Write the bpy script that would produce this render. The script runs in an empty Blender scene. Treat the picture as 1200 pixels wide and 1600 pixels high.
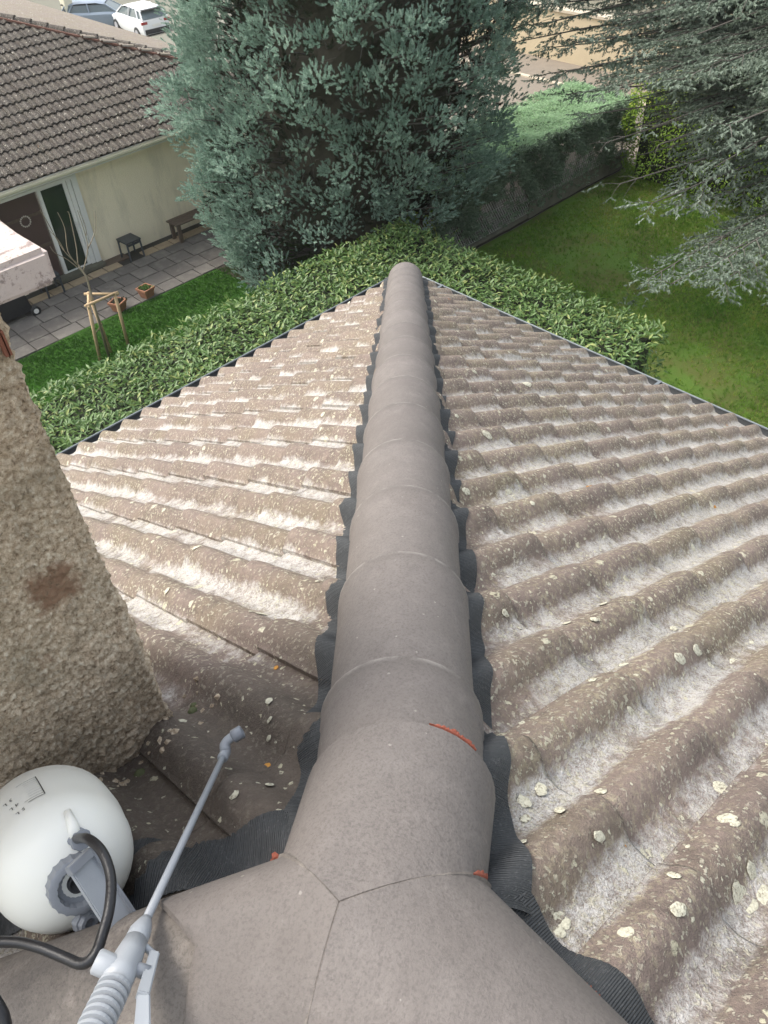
import bpy, bmesh, math, random
import numpy as np
from mathutils import Vector, Matrix, noise
R = math.radians
random.seed(7); rng = np.random.default_rng(7)
scene = bpy.context.scene
COL = scene.collection

# ------------------------------------------------------------------ camera, sky, sun, exposure
CAM = Vector((-.2043, -.2539, .9287)); PITCH = .7723; ROLL = -.06815; YAW = .84139
fw = Vector((math.cos(YAW)*math.cos(PITCH), math.sin(YAW)*math.cos(PITCH), -math.sin(PITCH)))
r0 = Vector((math.sin(YAW), -math.cos(YAW), 0)); u0 = r0.cross(fw)
cr = r0*math.cos(ROLL)+u0*math.sin(ROLL); cu = -r0*math.sin(ROLL)+u0*math.cos(ROLL)
cd = bpy.data.cameras.new('camera'); cam = bpy.data.objects.new('camera', cd); COL.objects.link(cam)
M3 = Matrix((cr, cu, -fw)).transposed()
cam.matrix_world = Matrix.Translation(CAM) @ M3.to_4x4()
cd.sensor_fit = 'HORIZONTAL'; cd.sensor_width = 36; cd.lens = 36*1277.5/1200
cd.clip_start = .02; cd.clip_end = 900
scene.camera = cam
scene.render.resolution_x = 768; scene.render.resolution_y = 1024
SUN_EL = R(54); SUN_AZ = R(122)           # azimuth counter-clockwise from +X
w = bpy.data.worlds.new('World'); scene.world = w; w.use_nodes = True
nt = w.node_tree; bg = nt.nodes['Background']
sky = nt.nodes.new('ShaderNodeTexSky'); sky.sky_type = 'NISHITA'; sky.sun_disc = False
sky.sun_elevation = SUN_EL; sky.sun_rotation = R(90)-SUN_AZ; sky.air_density = 1.6; sky.dust_density = 4.0; sky.ozone_density = .6
hs = nt.nodes.new('ShaderNodeHueSaturation'); hs.inputs['Saturation'].default_value = .42   # thin overcast
nt.links.new(sky.outputs[0], hs.inputs['Color']); nt.links.new(hs.outputs[0], bg.inputs[0]); bg.inputs[1].default_value = .15
sd = bpy.data.lights.new('sun', 'SUN'); sd.energy = 1.0; sd.angle = R(18); sd.color = (1, .95, .87)
sun = bpy.data.objects.new('sun', sd); COL.objects.link(sun)
sdir = Vector((math.cos(SUN_AZ)*math.cos(SUN_EL), math.sin(SUN_AZ)*math.cos(SUN_EL), math.sin(SUN_EL)))
sun.rotation_euler = sdir.to_track_quat('Z', 'Y').to_euler(); sun.location = (0, 0, 20)
scene.view_settings.view_transform = 'Standard'; scene.view_settings.look = 'None'
scene.view_settings.exposure = 1.20; scene.view_settings.gamma = 1
scene.view_settings.use_curve_mapping = False

# ------------------------------------------------------------------ helpers
def tag(o, label=None, cat=None, group=None, kind=None):
    if label: o['label'] = label
    if cat: o['category'] = cat
    if group: o['group'] = group
    if kind: o['kind'] = kind
    return o
def empty(name, loc=(0, 0, 0), rz=0, parent=None, label=None, cat=None, group=None):
    o = bpy.data.objects.new(name, None); COL.objects.link(o); o.empty_display_size = .1
    if parent: o.parent = parent
    o.location = loc; o.rotation_euler.z = rz
    return tag(o, label, cat, group)
def link(name, me, mat, parent=None, smooth=False):
    if mat and not me.materials: me.materials.append(mat)
    if smooth: me.shade_smooth()
    o = bpy.data.objects.new(name, me); COL.objects.link(o)
    if parent:
        o.parent = parent; o.matrix_parent_inverse = wm(parent).inverted()
    return o
def wm(o):
    m = o.matrix_basis.copy()
    if o.parent: m = wm(o.parent) @ o.matrix_parent_inverse @ m
    return m
class MB:
    def __init__(s): s.v = []; s.f = []
    def add(s, vs, fs):
        k = len(s.v); s.v += [tuple(v) for v in vs]; s.f += [tuple(i+k for i in f) for f in fs]; return s
    def box(s, c, d, rz=0, M=None):
        hx, hy, hz = d[0]/2, d[1]/2, d[2]/2
        vs = [Vector((x*hx, y*hy, z*hz)) for z in (-1, 1) for x, y in ((-1, -1), (1, -1), (1, 1), (-1, 1))]
        rot = M if M is not None else Matrix.Rotation(rz, 3, 'Z')
        vs = [rot @ v + Vector(c) for v in vs]
        return s.add(vs, [(3, 2, 1, 0), (4, 5, 6, 7), (0, 1, 5, 4), (1, 2, 6, 5), (2, 3, 7, 6), (3, 0, 4, 7)])
    def bar(s, a, b, w_, h_=None):
        a, b = Vector(a), Vector(b); h_ = h_ or w_
        z = (b-a); L = z.length; q = z.to_track_quat('X', 'Z').to_matrix()
        return s.box((a+b)/2, (L, w_, h_), M=q)
    def tube(s, pts, rad, n=8, cap=True):
        pts = [Vector(p) for p in pts]; m = len(pts)
        rs = rad if isinstance(rad, (list, tuple)) else [rad]*m
        t0 = (pts[1]-pts[0]).normalized(); ref = Vector((0, 0, 1)) if abs(t0.z) < .9 else Vector((1, 0, 0))
        a = t0.cross(ref).normalized(); vs = []
        for i, p in enumerate(pts):
            t = (pts[min(i+1, m-1)]-pts[max(i-1, 0)]).normalized()
            a = (a-t*a.dot(t)).normalized(); b = t.cross(a)
            for k in range(n):
                an = 2*math.pi*k/n; vs.append(p+(a*math.cos(an)+b*math.sin(an))*rs[i])
        fs = [(i*n+k, i*n+(k+1) % n, (i+1)*n+(k+1) % n, (i+1)*n+k) for i in range(m-1) for k in range(n)]
        if cap: fs += [tuple(range(n))[::-1], tuple(range((m-1)*n, m*n))]
        return s.add(vs, fs)
    def lathe(s, o, ax, prof, n=24, ripple=None):
        """prof: (distance along axis, radius)"""
        o = Vector(o); ax = Vector(ax).normalized(); ref = Vector((0, 0, 1)) if abs(ax.z) < .9 else Vector((1, 0, 0))
        a = ax.cross(ref).normalized(); b = ax.cross(a); vs = []
        for d, r_ in prof:
            for k in range(n):
                an = 2*math.pi*k/n; rr = r_*(1+(ripple[1]*math.cos(ripple[0]*an) if ripple else 0))
                vs.append(o+ax*d+(a*math.cos(an)+b*math.sin(an))*rr)
        m = len(prof)
        fs = [(i*n+(k+1) % n, i*n+k, (i+1)*n+k, (i+1)*n+(k+1) % n) for i in range(m-1) for k in range(n)]
        fs += [tuple(range(n)), tuple(range((m-1)*n, m*n))[::-1]]
        return s.add(vs, fs)
    def mesh(s, name):
        me = bpy.data.meshes.new(name); me.from_pydata(s.v, [], s.f); me.update(); return me
    def build(s, name, mat, parent=None, smooth=False, bevel=0):
        me = s.mesh(name); o = link(name, me, mat, parent, smooth)
        if bevel:
            bm = bmesh.new(); bm.from_mesh(me); bmesh.ops.bevel(bm, geom=bm.edges[:], offset=bevel, segments=2, affect='EDGES'); bm.to_mesh(me); bm.free()
        return o
def crv(pts, n=6):
    """smooth path through points"""
    P = [Vector(p) for p in pts]; out = []
    for i in range(len(P)-1):
        p0 = P[max(i-1, 0)]; p1 = P[i]; p2 = P[i+1]; p3 = P[min(i+2, len(P)-1)]
        for k in range(n):
            t = k/n
            out.append(.5*((2*p1)+(p2-p0)*t+(2*p0-5*p1+4*p2-p3)*t*t+(-p0+3*p1-3*p2+p3)*t**3))
    return out+[P[-1]]
def np_mesh(name, V, F, tint=None):
    me = bpy.data.meshes.new(name); n = len(V); m, k = F.shape
    me.vertices.add(n); me.vertices.foreach_set('co', V.astype(np.float32).ravel())
    me.loops.add(m*k); me.loops.foreach_set('vertex_index', F.astype(np.int32).ravel())
    me.polygons.add(m); me.polygons.foreach_set('loop_start', np.arange(0, m*k, k, dtype=np.int32))
    me.update(calc_edges=True)
    if tint is not None:
        a = me.attributes.new('tint', 'FLOAT', 'POINT'); a.data.foreach_set('value', tint.astype(np.float32))
    return me
def nrm(a): return a/np.maximum(np.linalg.norm(a, axis=-1, keepdims=True), 1e-9)
def scatter(TV, TF, P, Z, S, X=None, tint=None):
    """copies of a template (TV verts, TF tris; template's length along +Z) placed at P pointing along Z"""
    N = len(P); Z = nrm(Z)
    if X is None: X = rng.normal(size=(N, 3))
    X = nrm(X-Z*np.sum(X*Z, 1, keepdims=True)); Y = np.cross(Z, X)
    S = np.broadcast_to(np.asarray(S, float).reshape(-1, 1, 1) if np.ndim(S) else np.full((1, 1, 1), S), (N, 1, 1))
    V = TV[None, :, 0:1]*X[:, None]+TV[None, :, 1:2]*Y[:, None]+TV[None, :, 2:3]*Z[:, None]
    V = V*S+P[:, None]
    F = TF[None]+(np.arange(N)*len(TV))[:, None, None]
    t = np.repeat(rng.random(N) if tint is None else tint, len(TV))
    return V.reshape(-1, 3), F.reshape(-1, TF.shape[1]), t
def join_np(parts):
    Vs, Fs, Ts = [], [], []; k = 0
    for V, F, t in parts: Vs.append(V); Fs.append(F+k); Ts.append(t); k += len(V)
    return np.concatenate(Vs), np.concatenate(Fs), np.concatenate(Ts)
# leaf-like templates
def t_leaf(wd=.36, bend=.12):
    V = np.array([(0, 0, 0), (-wd*.42, .06, .33), (0, -.03, .36), (wd*.42, .06, .33), (-wd*.4, .06-bend*.4, .66), (0, -.02-bend*.5, .7), (wd*.4, .06-bend*.4, .66), (0, -bend, 1.)])
    F = np.array([(0, 2, 1), (0, 3, 2), (1, 2, 5), (1, 5, 4), (2, 3, 6), (2, 6, 5), (4, 5, 7), (5, 6, 7)]); return V, F
def t_leaf_lo(wd=.45):
    V = np.array([(0, 0, 0), (-wd/2, .07, .5), (0, -.03, .5), (wd/2, .07, .5), (0, -.06, 1.)])
    return V, np.array([(0, 2, 1), (0, 3, 2), (1, 2, 4), (2, 3, 4)])
def t_plume(n=26, seed=1, ln=.42, wd=.05, spread=.75):
    rs = np.random.default_rng(seed); V = []; F = []
    for i in range(n):
        h = .0+.74*(i/n)**.9; a = i*2.399+rs.normal()*.25; tilt = spread*(1-.55*i/n)
        d = np.array([math.cos(a)*math.sin(tilt), math.sin(a)*math.sin(tilt), math.cos(tilt)])
        s = np.array([-math.sin(a), math.cos(a), 0])+rs.normal(0, .5, 3); s /= np.linalg.norm(s); b = np.array([0, 0, h]); L = ln*(1-.3*i/n)*rs.uniform(.7, 1.2)
        k = len(V); V += [b-s*wd*.5+d*L*.1, b+s*wd+d*L*.3, b+d*L]; F += [(k, k+1, k+2)]
    return np.array(V), np.array(F)
def t_sprig(n=26, seed=2, wd=.02, ln=.15):
    """cedar twig: short needle tufts along a stem"""
    rs = np.random.default_rng(seed); V = [(-.008, 0, 0), (.008, 0, 0), (0, 0, 1)]; F = [(0, 1, 2)]
    for i in range(n):
        h = .06+.92*i/n; a = rs.uniform(-.5, math.pi+.5); tilt = rs.uniform(.5, 1.2)
        d = np.array([math.cos(a)*math.sin(tilt), math.sin(a)*math.sin(tilt), math.cos(tilt)])
        s = np.cross(d, rs.normal(size=3)); s /= np.linalg.norm(s); b = np.array([0, 0, h]); k = len(V)
        V += [b-s*wd, b+s*wd, b+d*ln*rs.uniform(.7, 1.2)]; F += [(k, k+1, k+2)]
    return np.array(V, float), np.array(F)

# ------------------------------------------------------------------ materials
class NT:
    def __init__(s, name):
        s.m = bpy.data.materials.new(name); s.m.use_nodes = True; s.t = s.m.node_tree; s.b = s.t.nodes['Principled BSDF']
        s.out = s.t.nodes['Material Output']
    def n(s, typ, **kw):
        nd = s.t.nodes.new('ShaderNode'+typ)
        for k, v in kw.items():
            if hasattr(nd, k) and k not in ('Scale',): setattr(nd, k, v)
            else: nd.inputs[k].default_value = v
        return nd
    def l(s, a, b): s.t.links.new(a, b); return s
    def pos(s): return s.n('NewGeometry').outputs['Position']
    def noise(s, scale, detail=4, rough=.6, vec=None, dist=0):
        nd = s.n('TexNoise'); nd.inputs['Scale'].default_value = scale; nd.inputs['Detail'].default_value = detail; nd.inputs['Roughness'].default_value = rough; nd.inputs['Distortion'].default_value = dist
        s.l(vec or s.pos(), nd.inputs['Vector']); return nd.outputs[0]
    def vor(s, scale, vec=None, feature='F1', rand=1):
        nd = s.n('TexVoronoi'); nd.feature = feature; nd.inputs['Scale'].default_value = scale; nd.inputs['Randomness'].default_value = rand
        s.l(vec or s.pos(), nd.inputs['Vector']); return nd
    def ramp(s, f, stops):
        nd = s.n('ValToRGB'); e = nd.color_ramp.elements
        while len(e) < len(stops): e.new(.5)
        for i, (p, c) in enumerate(stops):
            e[i].position = p; e[i].color = (c, c, c, 1) if not isinstance(c, (tuple, list)) else (*c, 1)
        s.l(f, nd.inputs[0]); return nd.outputs[0]
    def mix(s, f, a, b, typ='MIX'):
        nd = s.n('Mix'); nd.data_type = 'RGBA'; nd.blend_type = typ
        for v, i in ((f, 0), (a, 6), (b, 7)):
            if hasattr(v, 'links') or hasattr(v, 'is_output'): s.l(v, nd.inputs[i])
            elif i == 0: nd.inputs[0].default_value = v
            else: nd.inputs[i].default_value = (*v, 1)
        return nd.outputs[2]
    def math(s, op, a, b=None, clamp=False):
        nd = s.n('Math'); nd.operation = op; nd.use_clamp = clamp
        for i, v in enumerate((a, b)):
            if v is None: continue
            if hasattr(v, 'is_output'): s.l(v, nd.inputs[i])
            else: nd.inputs[i].default_value = v
        return nd.outputs[0]
    def attr(s, name):
        nd = s.n('Attribute'); nd.attribute_name = name; return nd.outputs['Fac']
    def rnd(s): return s.n('ObjectInfo').outputs['Random']
    def mapping(s, sc, vec=None, rot=(0, 0, 0)):
        nd = s.n('Mapping'); nd.inputs['Scale'].default_value = sc; nd.inputs['Rotation'].default_value = rot
        s.l(vec or s.pos(), nd.inputs['Vector']); return nd.outputs[0]
    def bump(s, h, strength=.5, dist=.01, nrm_=None):
        nd = s.n('Bump'); nd.inputs['Strength'].default_value = strength; nd.inputs['Distance'].default_value = dist
        s.l(h, nd.inputs['Height'])
        if nrm_: s.l(nrm_, nd.inputs['Normal'])
        return nd.outputs[0]
    def fin(s, col=None, rough=.8, normal=None, spec=.5, metal=0):
        if col is not None:
            if hasattr(col, 'is_output'): s.l(col, s.b.inputs['Base Color'])
            else: s.b.inputs['Base Color'].default_value = (*col, 1)
        if hasattr(rough, 'is_output'): s.l(rough, s.b.inputs['Roughness'])
        else: s.b.inputs['Roughness'].default_value = rough
        if normal: s.l(normal, s.b.inputs['Normal'])
        s.b.inputs['Specular IOR Level'].default_value = spec; s.b.inputs['Metallic'].default_value = metal
        return s.m
def simple(name, col, rough=.6, var=.12, scale=8, bump=0, bscale=60, spec=.5, metal=0):
    t = NT(name); n_ = t.noise(scale, 5)
    c = t.mix(n_, tuple(x*(1-var) for x in col), tuple(min(1, x*(1+var)) for x in col))
    nm = t.bump(t.noise(bscale, 4), bump, .004) if bump else None
    return t.fin(c, rough, nm, spec, metal)
def leaf_mat(name, a, b, rough=.45, trans=.25, spec=.4, c=None, side=None):
    """a..b colour range by per-leaf tint"""
    t = NT(name); f = t.attr('tint'); big = t.noise(1.3, 3)
    col = t.ramp(f, [(0, a), (.8, b), (1, c or b)])
    col = t.mix(t.math('MULTIPLY', big, .5), col, tuple(x*.72 for x in a))
    if side is not None: pass
    t.fin(col, rough, None, spec)
    tr = t.n('BsdfTranslucent'); t.l(col, tr.inputs[0]); mx = t.n('MixShader'); mx.inputs[0].default_value = trans
    t.l(t.b.outputs[0], mx.inputs[1]); t.l(tr.outputs[0], mx.inputs[2]); t.l(mx.outputs[0], t.out.inputs[0]); return t.m

def tile_mat(name, brown, pale, lich, cover=.55, speck=1.0, hips=True):
    t = NT(name); P = t.pos()
    base = t.mix(t.noise(9, 5, .65), tuple(x*.62 for x in brown), tuple(x*1.35 for x in brown))
    base = t.mix(t.math('MULTIPLY', t.ramp(t.noise(3.1, 3), [(.42, 0), (.62, 1)]), .6), base, (brown[0]*.98, brown[1]*1.05, brown[2]*.72))
    base = t.mix(t.math('MULTIPLY', t.rnd(), .5), base, tuple(x*1.5 for x in brown)); base = t.mix(t.math('MULTIPLY', t.math('GREATER_THAN', t.rnd(), .78), .35), base, (brown[0]*.6, brown[1]*.6, brown[2]*.62))
    roll = t.attr('roll'); n1 = t.noise(4.2, 6, .70, dist=.6); n2 = t.noise(260, 3, .8); n3 = t.noise(38, 5, .78)
    base = t.mix(t.math('MULTIPLY', t.ramp(n3, [(.45, 0), (.66, 1)]), .5), base, tuple(x*1.75 for x in brown))
    # pale dried bloom lies in the pans, less of it beside the hips and round the chimney
    big = t.math('MULTIPLY', t.math('SUBTRACT', t.noise(1.15, 4, .6), .5), 1.5)
    n1 = t.math('ADD', n1, t.math('MULTIPLY', big, .35))
    f = t.math('SUBTRACT', t.math('ADD', t.math('MULTIPLY', n1, 2.3), t.math('MULTIPLY', n3, .9)), t.math('ADD', t.math('ADD', t.math('MULTIPLY', roll, 1.25), t.math('MULTIPLY', t.rnd(), .22)), 1.62-cover))
    if hips:
        sep = t.n('SeparateXYZ'); t.l(P, sep.inputs[0]); X, Y = sep.outputs[0], sep.outputs[1]
        dh_ = t.math('ADD', t.math('ABSOLUTE', t.math('SUBTRACT', X, Y)), t.math('MULTIPLY', t.noise(3, 3), .25))
        f = t.math('SUBTRACT', f, t.math('MULTIPLY', t.ramp(dh_, [(.26, 1), (.52, 0)]), .55))
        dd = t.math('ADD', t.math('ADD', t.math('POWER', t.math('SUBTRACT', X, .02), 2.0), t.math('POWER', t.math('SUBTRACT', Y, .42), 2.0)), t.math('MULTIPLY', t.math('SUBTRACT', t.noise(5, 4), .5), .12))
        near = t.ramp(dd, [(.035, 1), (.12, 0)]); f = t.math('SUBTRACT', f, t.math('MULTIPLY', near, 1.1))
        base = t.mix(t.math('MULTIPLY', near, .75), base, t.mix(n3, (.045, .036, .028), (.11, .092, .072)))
    f = t.ramp(f, [(.0, 0), (.50, 1)])
    grain = t.math('ADD', t.math('MULTIPLY', n2, .6), t.math('MULTIPLY', n3, .4))
    f = t.math('MULTIPLY', f, t.ramp(grain, [(.38, .12), (.54, 1)]))
    palec = t.mix(t.math('ADD', t.math('MULTIPLY', n2, .5), t.math('MULTIPLY', n3, .5)), tuple(x*.34 for x in pale), tuple(min(1, x*1.36) for x in pale))
    col = t.mix(f, base, palec)
    # fine cream flecks
    nd = t.n('TexNoise'); nd.inputs['Scale'].default_value = 105; nd.inputs['Detail'].default_value = 3; nd.inputs['Roughness'].default_value = .6; nd.inputs['Distortion'].default_value = .25; t.l(P, nd.inputs['Vector'])
    msk = t.ramp(t.noise(6, 5, .75), [(.33, 0), (.58, 1)])
    s0 = t.math('MULTIPLY', t.ramp(nd.outputs[0], [(.565, 0), (.61, 1)]), msk)
    if hips: s0 = t.math('MULTIPLY', s0, t.math('SUBTRACT', 1, t.math('MULTIPLY', near, .8)))
    lc0 = t.mix(t.noise(2.6, 3), (.60, .56, .47), lich)
    col = t.mix(t.math('MULTIPLY', s0, .78*speck), col, lc0)
    if hips:      # yellowish crust, mostly on the right-hand slope
        right = t.ramp(t.math('ADD', t.math('SUBTRACT', X, Y), t.math('MULTIPLY', t.noise(1.3, 3), .3)), [(.15, .25), (.6, 1)])
        cr_ = t.math('MULTIPLY', t.math('MULTIPLY', t.ramp(t.noise(62, 5, .8), [(.50, 0), (.60, 1)]), t.ramp(t.noise(2.4, 5, .75), [(.40, .15), (.58, 1)])), right)
        col = t.mix(t.math('MULTIPLY', cr_, .55), col, t.mix(n3, (.34, .29, .17), (.60, .56, .38)))
        dk = t.math('MULTIPLY', t.ramp(t.noise(12, 6, .8), [(.54, 0), (.66, 1)]), .55)
        col = t.mix(dk, col, (brown[0]*.55, brown[1]*.55, brown[2]*.55))
    # rosettes of lichen at two sizes
    wob = t.n('VectorMath', operation='ADD'); nn = t.n('TexNoise'); nn.inputs['Scale'].default_value = 90; nn.inputs['Detail'].default_value = 3; t.l(P, nn.inputs['Vector'])
    sc = t.n('VectorMath', operation='SCALE'); t.l(nn.outputs['Color'], sc.inputs[0]); sc.inputs['Scale'].default_value = .016
    t.l(P, wob.inputs[0]); t.l(sc.outputs[0], wob.inputs[1])
    tot = s0
    for scl, thr, k in ((62, .60, .85), (19, .66, .9)):
        v2 = t.vor(scl, wob.outputs[0]); sp2 = t.n('SeparateColor'); t.l(v2.outputs['Color'], sp2.inputs[0])
        rad = t.math('MULTIPLY', t.math('SUBTRACT', sp2.outputs[1], thr), k)
        s2 = t.ramp(t.math('SUBTRACT', rad, v2.outputs[0]), [(0, 0), (.03, 1)])
        s2 = t.math('MULTIPLY', s2, t.ramp(t.noise(130, 3), [(.34, 0), (.46, 1)]))
        lc = t.mix(sp2.outputs[0], lich, (.66, .63, .50))
        col = t.mix(t.math('MULTIPLY', s2, .85*speck), col, lc); tot = t.math('ADD', tot, s2)
    v3 = t.vor(6.3, wob.outputs[0]); sp3 = t.n('SeparateColor'); t.l(v3.outputs['Color'], sp3.inputs[0])
    s3 = t.math('MULTIPLY', t.math('LESS_THAN', v3.outputs[0], .07), t.math('GREATER_THAN', sp3.outputs[2], .85))
    s3 = t.math('MULTIPLY', s3, t.math('GREATER_THAN', t.noise(110, 3), .5))
    col = t.mix(s3, col, (.45, .19, .04))
    h = t.math('ADD', t.math('MULTIPLY', n2, .7), t.math('MULTIPLY', n3, 1.5))
    h = t.math('ADD', h, t.math('MULTIPLY', tot, .45))
    return t.fin(col, t.ramp(n2, [(.3, .95), (.7, .65)]), t.bump(h, .95, .006), .4)

M = {}
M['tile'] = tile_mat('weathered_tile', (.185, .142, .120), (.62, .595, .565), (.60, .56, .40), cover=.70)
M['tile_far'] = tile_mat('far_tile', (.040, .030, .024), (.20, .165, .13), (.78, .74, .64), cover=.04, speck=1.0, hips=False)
M['tile_far_lit'] = tile_mat('far_tile_lit_copy', (.26, .215, .18), (.42, .38, .33), (.70, .67, .58), cover=.5, speck=1.0, hips=False)  # lighter far-tile copy; end slope's grazing-angle brightness put into the colour
def cap_mat(name, a, b, dusty=0.0):
    t = NT(name); st = t.noise(1, 4, .6, t.mapping((90, 90, 6)))
    c = t.mix(t.noise(4.5, 5, .62), a, b)
    c = t.mix(t.math('MULTIPLY', t.ramp(t.noise(22, 5, .7), [(.52, 0), (.72, 1)]), .30+dusty), c, tuple(min(1, x*1.38) for x in b))
    c = t.mix(t.math('MULTIPLY', t.ramp(t.noise(13, 6, .75), [(.56, 0), (.72, 1)]), .22), c, tuple(x*.5 for x in a))
    c = t.mix(t.math('MULTIPLY', t.ramp(t.noise(46, 6, .8), [(.64, 0), (.7, 1)]), .35), c, (.40, .38, .345))
    c = t.mix(t.math('MULTIPLY', t.ramp(t.noise(1, 5, .75, t.mapping((14, 14, 60))), [(.5, 0), (.7, 1)]), .35), c, tuple(min(1, x*1.25) for x in b))
    c = t.mix(t.math('MULTIPLY', t.ramp(t.noise(210, 4, .8), [(.48, 0), (.62, 1)]), .5), c, tuple(x*.5 for x in a))
    c = t.mix(t.math('MULTIPLY', t.ramp(t.noise(2.2, 5, .7), [(.45, 0), (.62, 1)]), .42), c, tuple(x*.72 for x in a))
    vv = t.vor(38); sv = t.n('SeparateColor'); t.l(vv.outputs['Color'], sv.inputs[0])
    ch_ = t.math('MULTIPLY', t.math('LESS_THAN', t.math('ADD', vv.outputs[0], t.math('MULTIPLY', t.noise(160, 3), .25)), .20), t.math('GREATER_THAN', sv.outputs[0], .72))
    c = t.mix(t.math('MULTIPLY', ch_, .55), c, (.42, .39, .35))
    c = t.mix(t.math('MULTIPLY', t.rnd(), .40), c, tuple(x*.72 for x in a))
    rm_ = t.attr('rim'); c = t.mix(t.math('MULTIPLY', t.math('MULTIPLY', t.ramp(rm_, [(.80, 0), (.97, 1)]), t.ramp(t.noise(26, 4, .7), [(.40, 0), (.60, 1)])), .6), c, (.40, .37, .34))
    c = t.mix(t.math('MULTIPLY', t.math('MULTIPLY', t.ramp(rm_, [(.1, 0), (.9, 1)]), .35), t.noise(9, 4)), c, tuple(x*.5 for x in a))
    h = t.math('ADD', t.math('MULTIPLY', t.noise(300, 3, .7), .6), t.math('MULTIPLY', t.noise(40, 4), 1.0))
    return t.fin(c, t.ramp(t.noise(9, 4), [(.3, .58), (.7, .82)]), t.bump(h, .65, .003), .4)
M['cap'] = cap_mat('ridge_grey', (.150, .131, .120), (.205, .182, .168))
M['cap_old'] = cap_mat('ridge_weathered', (.12, .105, .093), (.25, .22, .195), .55)
def flash_mat():
    t = NT('flashing_grey'); wv = t.n('TexWave'); wv.bands_direction = 'X'; wv.inputs['Scale'].default_value = 1
    uv = t.n('UVMap'); t.l(t.mapping((24, 1, 1), uv.outputs[0]), wv.inputs['Vector']); wv.inputs['Distortion'].default_value = .8
    c = t.mix(t.noise(14, 4), (.030, .032, .034), (.068, .072, .076))
    c = t.mix(t.math('MULTIPLY', t.ramp(t.noise(170, 3, .8), [(.55, 0), (.75, 1)]), .5), c, (.20, .20, .20))
    h = t.math('ADD', t.math('MULTIPLY', wv.outputs['Fac'], 1), t.math('MULTIPLY', t.noise(60, 3), .8))
    return t.fin(c, .62, t.bump(h, .7, .003), .4)
M['flash'] = flash_mat()
M['deck'] = simple('under_deck', (.06, .05, .042), .95)
M['zinc'] = simple('gutter_grey', (.17, .19, .20), .5, .15, 6, metal=.3)
M['gut_in'] = simple('gutter_inside', (.05, .053, .055), .7)
M['render_old'] = simple('plain_render', (.52, .47, .38), .9, bump=.3)
def chim_mat():
    t = NT('roughcast'); n1 = t.noise(120, 6, .78); n2 = t.noise(6, 5, .65); n3 = t.noise(230, 4, .8)
    c = t.ramp(n1, [(.34, (.18, .128, .082)), (.44, (.50, .380, .262)), (.54, (.68, .55, .40)), (.64, (.90, .80, .64))])
    c = t.mix(t.math('MULTIPLY', t.ramp(n2, [(.48, 0), (.66, 1)]), .35), c, (.16, .145, .095))
    # darker foot: contact shade painted into the colour
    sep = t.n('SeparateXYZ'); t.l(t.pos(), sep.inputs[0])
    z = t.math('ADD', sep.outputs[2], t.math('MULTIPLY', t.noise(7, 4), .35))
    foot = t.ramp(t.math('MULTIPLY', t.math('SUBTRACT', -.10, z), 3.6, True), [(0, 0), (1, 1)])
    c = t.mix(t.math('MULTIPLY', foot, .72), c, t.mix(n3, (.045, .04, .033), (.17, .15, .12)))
    sx_ = t.n('VectorMath', operation='DISTANCE'); t.l(t.pos(), sx_.inputs[0]); sx_.inputs[1].default_value = (-0.039, 0.655, 0.053)
    st_ = t.ramp(t.math('ADD', sx_.outputs['Value'], t.math('MULTIPLY', t.math('SUBTRACT', t.noise(22, 5, .7), .5), .16)), [(.018, 1), (.045, 0)])
    c = t.mix(t.math('MULTIPLY', t.math('MULTIPLY', st_, t.ramp(n1, [(.36, .25), (.52, 1)])), .75), c, t.mix(n1, (.10, .035, .015), (.30, .12, .05)))
    v = t.vor(7.7); s3 = t.math('MULTIPLY', t.math('LESS_THAN', t.math('ADD', v.outputs[0], t.math('MULTIPLY', t.noise(40, 4), .28)), .27), t.ramp(t.noise(3.3, 3), [(.5, 0), (.58, 1)]))
    c = t.mix(t.math('MULTIPLY', s3, .8), c, (.21, .085, .04))
    h = t.math('ADD', t.math('MULTIPLY', n1, 1.4), n3)
    return t.fin(c, .95, t.bump(h, .7, .006), .3)
M['chim'] = chim_mat()
def slab_mat():
    t = NT('cap_stone'); c = t.mix(t.noise(11, 5, .7), (.44, .36, .325), (.56, .49, .45))
    c = t.mix(t.math('MULTIPLY', t.ramp(t.noise(34, 6, .8), [(.52, 0), (.60, 1)]), .7), c, (.14, .10, .09))
    return t.fin(c, .9, t.bump(t.noise(120, 4), .5, .004), .3)
M['slab_cap'] = slab_mat()
M['terracotta'] = simple('terracotta', (.27, .105, .065), .85, .3, 25, .4)
M['sealant'] = simple('orange_sealant', (.27, .075, .045), .85, .5, 90, .5, 200)
M['moss'] = simple('moss_green', (.09, .10, .045), .95, .5, 60, .8, 200)
# garden
def grass_ground(name, a, b, dirt, f=.35):
    t = NT(name); c = t.mix(t.noise(28, 5, .7), a, b); c = t.mix(t.math('MULTIPLY', t.ramp(t.noise(1.1, 6, .75), [(.44, 0), (.58, 1)]), f), c, dirt)
    return t.fin(c, .95, t.bump(t.noise(60, 4), .6, .03), .2)
M['lawn_l'] = grass_ground('lawn_bright', (.022, .075, .008), (.040, .115, .014), (.05, .09, .02), .3)
M['lawn_r'] = grass_ground('lawn_mossy', (.07, .145, .024), (.14, .225, .04), (.14, .115, .045), .55)
M['far_ground'] = simple('far_ground', (.16, .155, .12), .9, .25, .5)
M['blade_l'] = leaf_mat('grass_bright', (.025, .085, .008), (.06, .16, .02), .6, .35)
M['blade_r'] = leaf_mat('grass_mossy', (.10, .225, .028), (.30, .46, .065), .6, .5, c=(.46, .45, .13))
M['laurel'] = leaf_mat('laurel_leaf', (.075, .15, .04), (.18, .29, .085), .4, .28, .5, c=(.42, .46, .15))
M['laurel_core'] = simple('laurel_twigs', (.020, .026, .012), .95, .4, 12)
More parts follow.
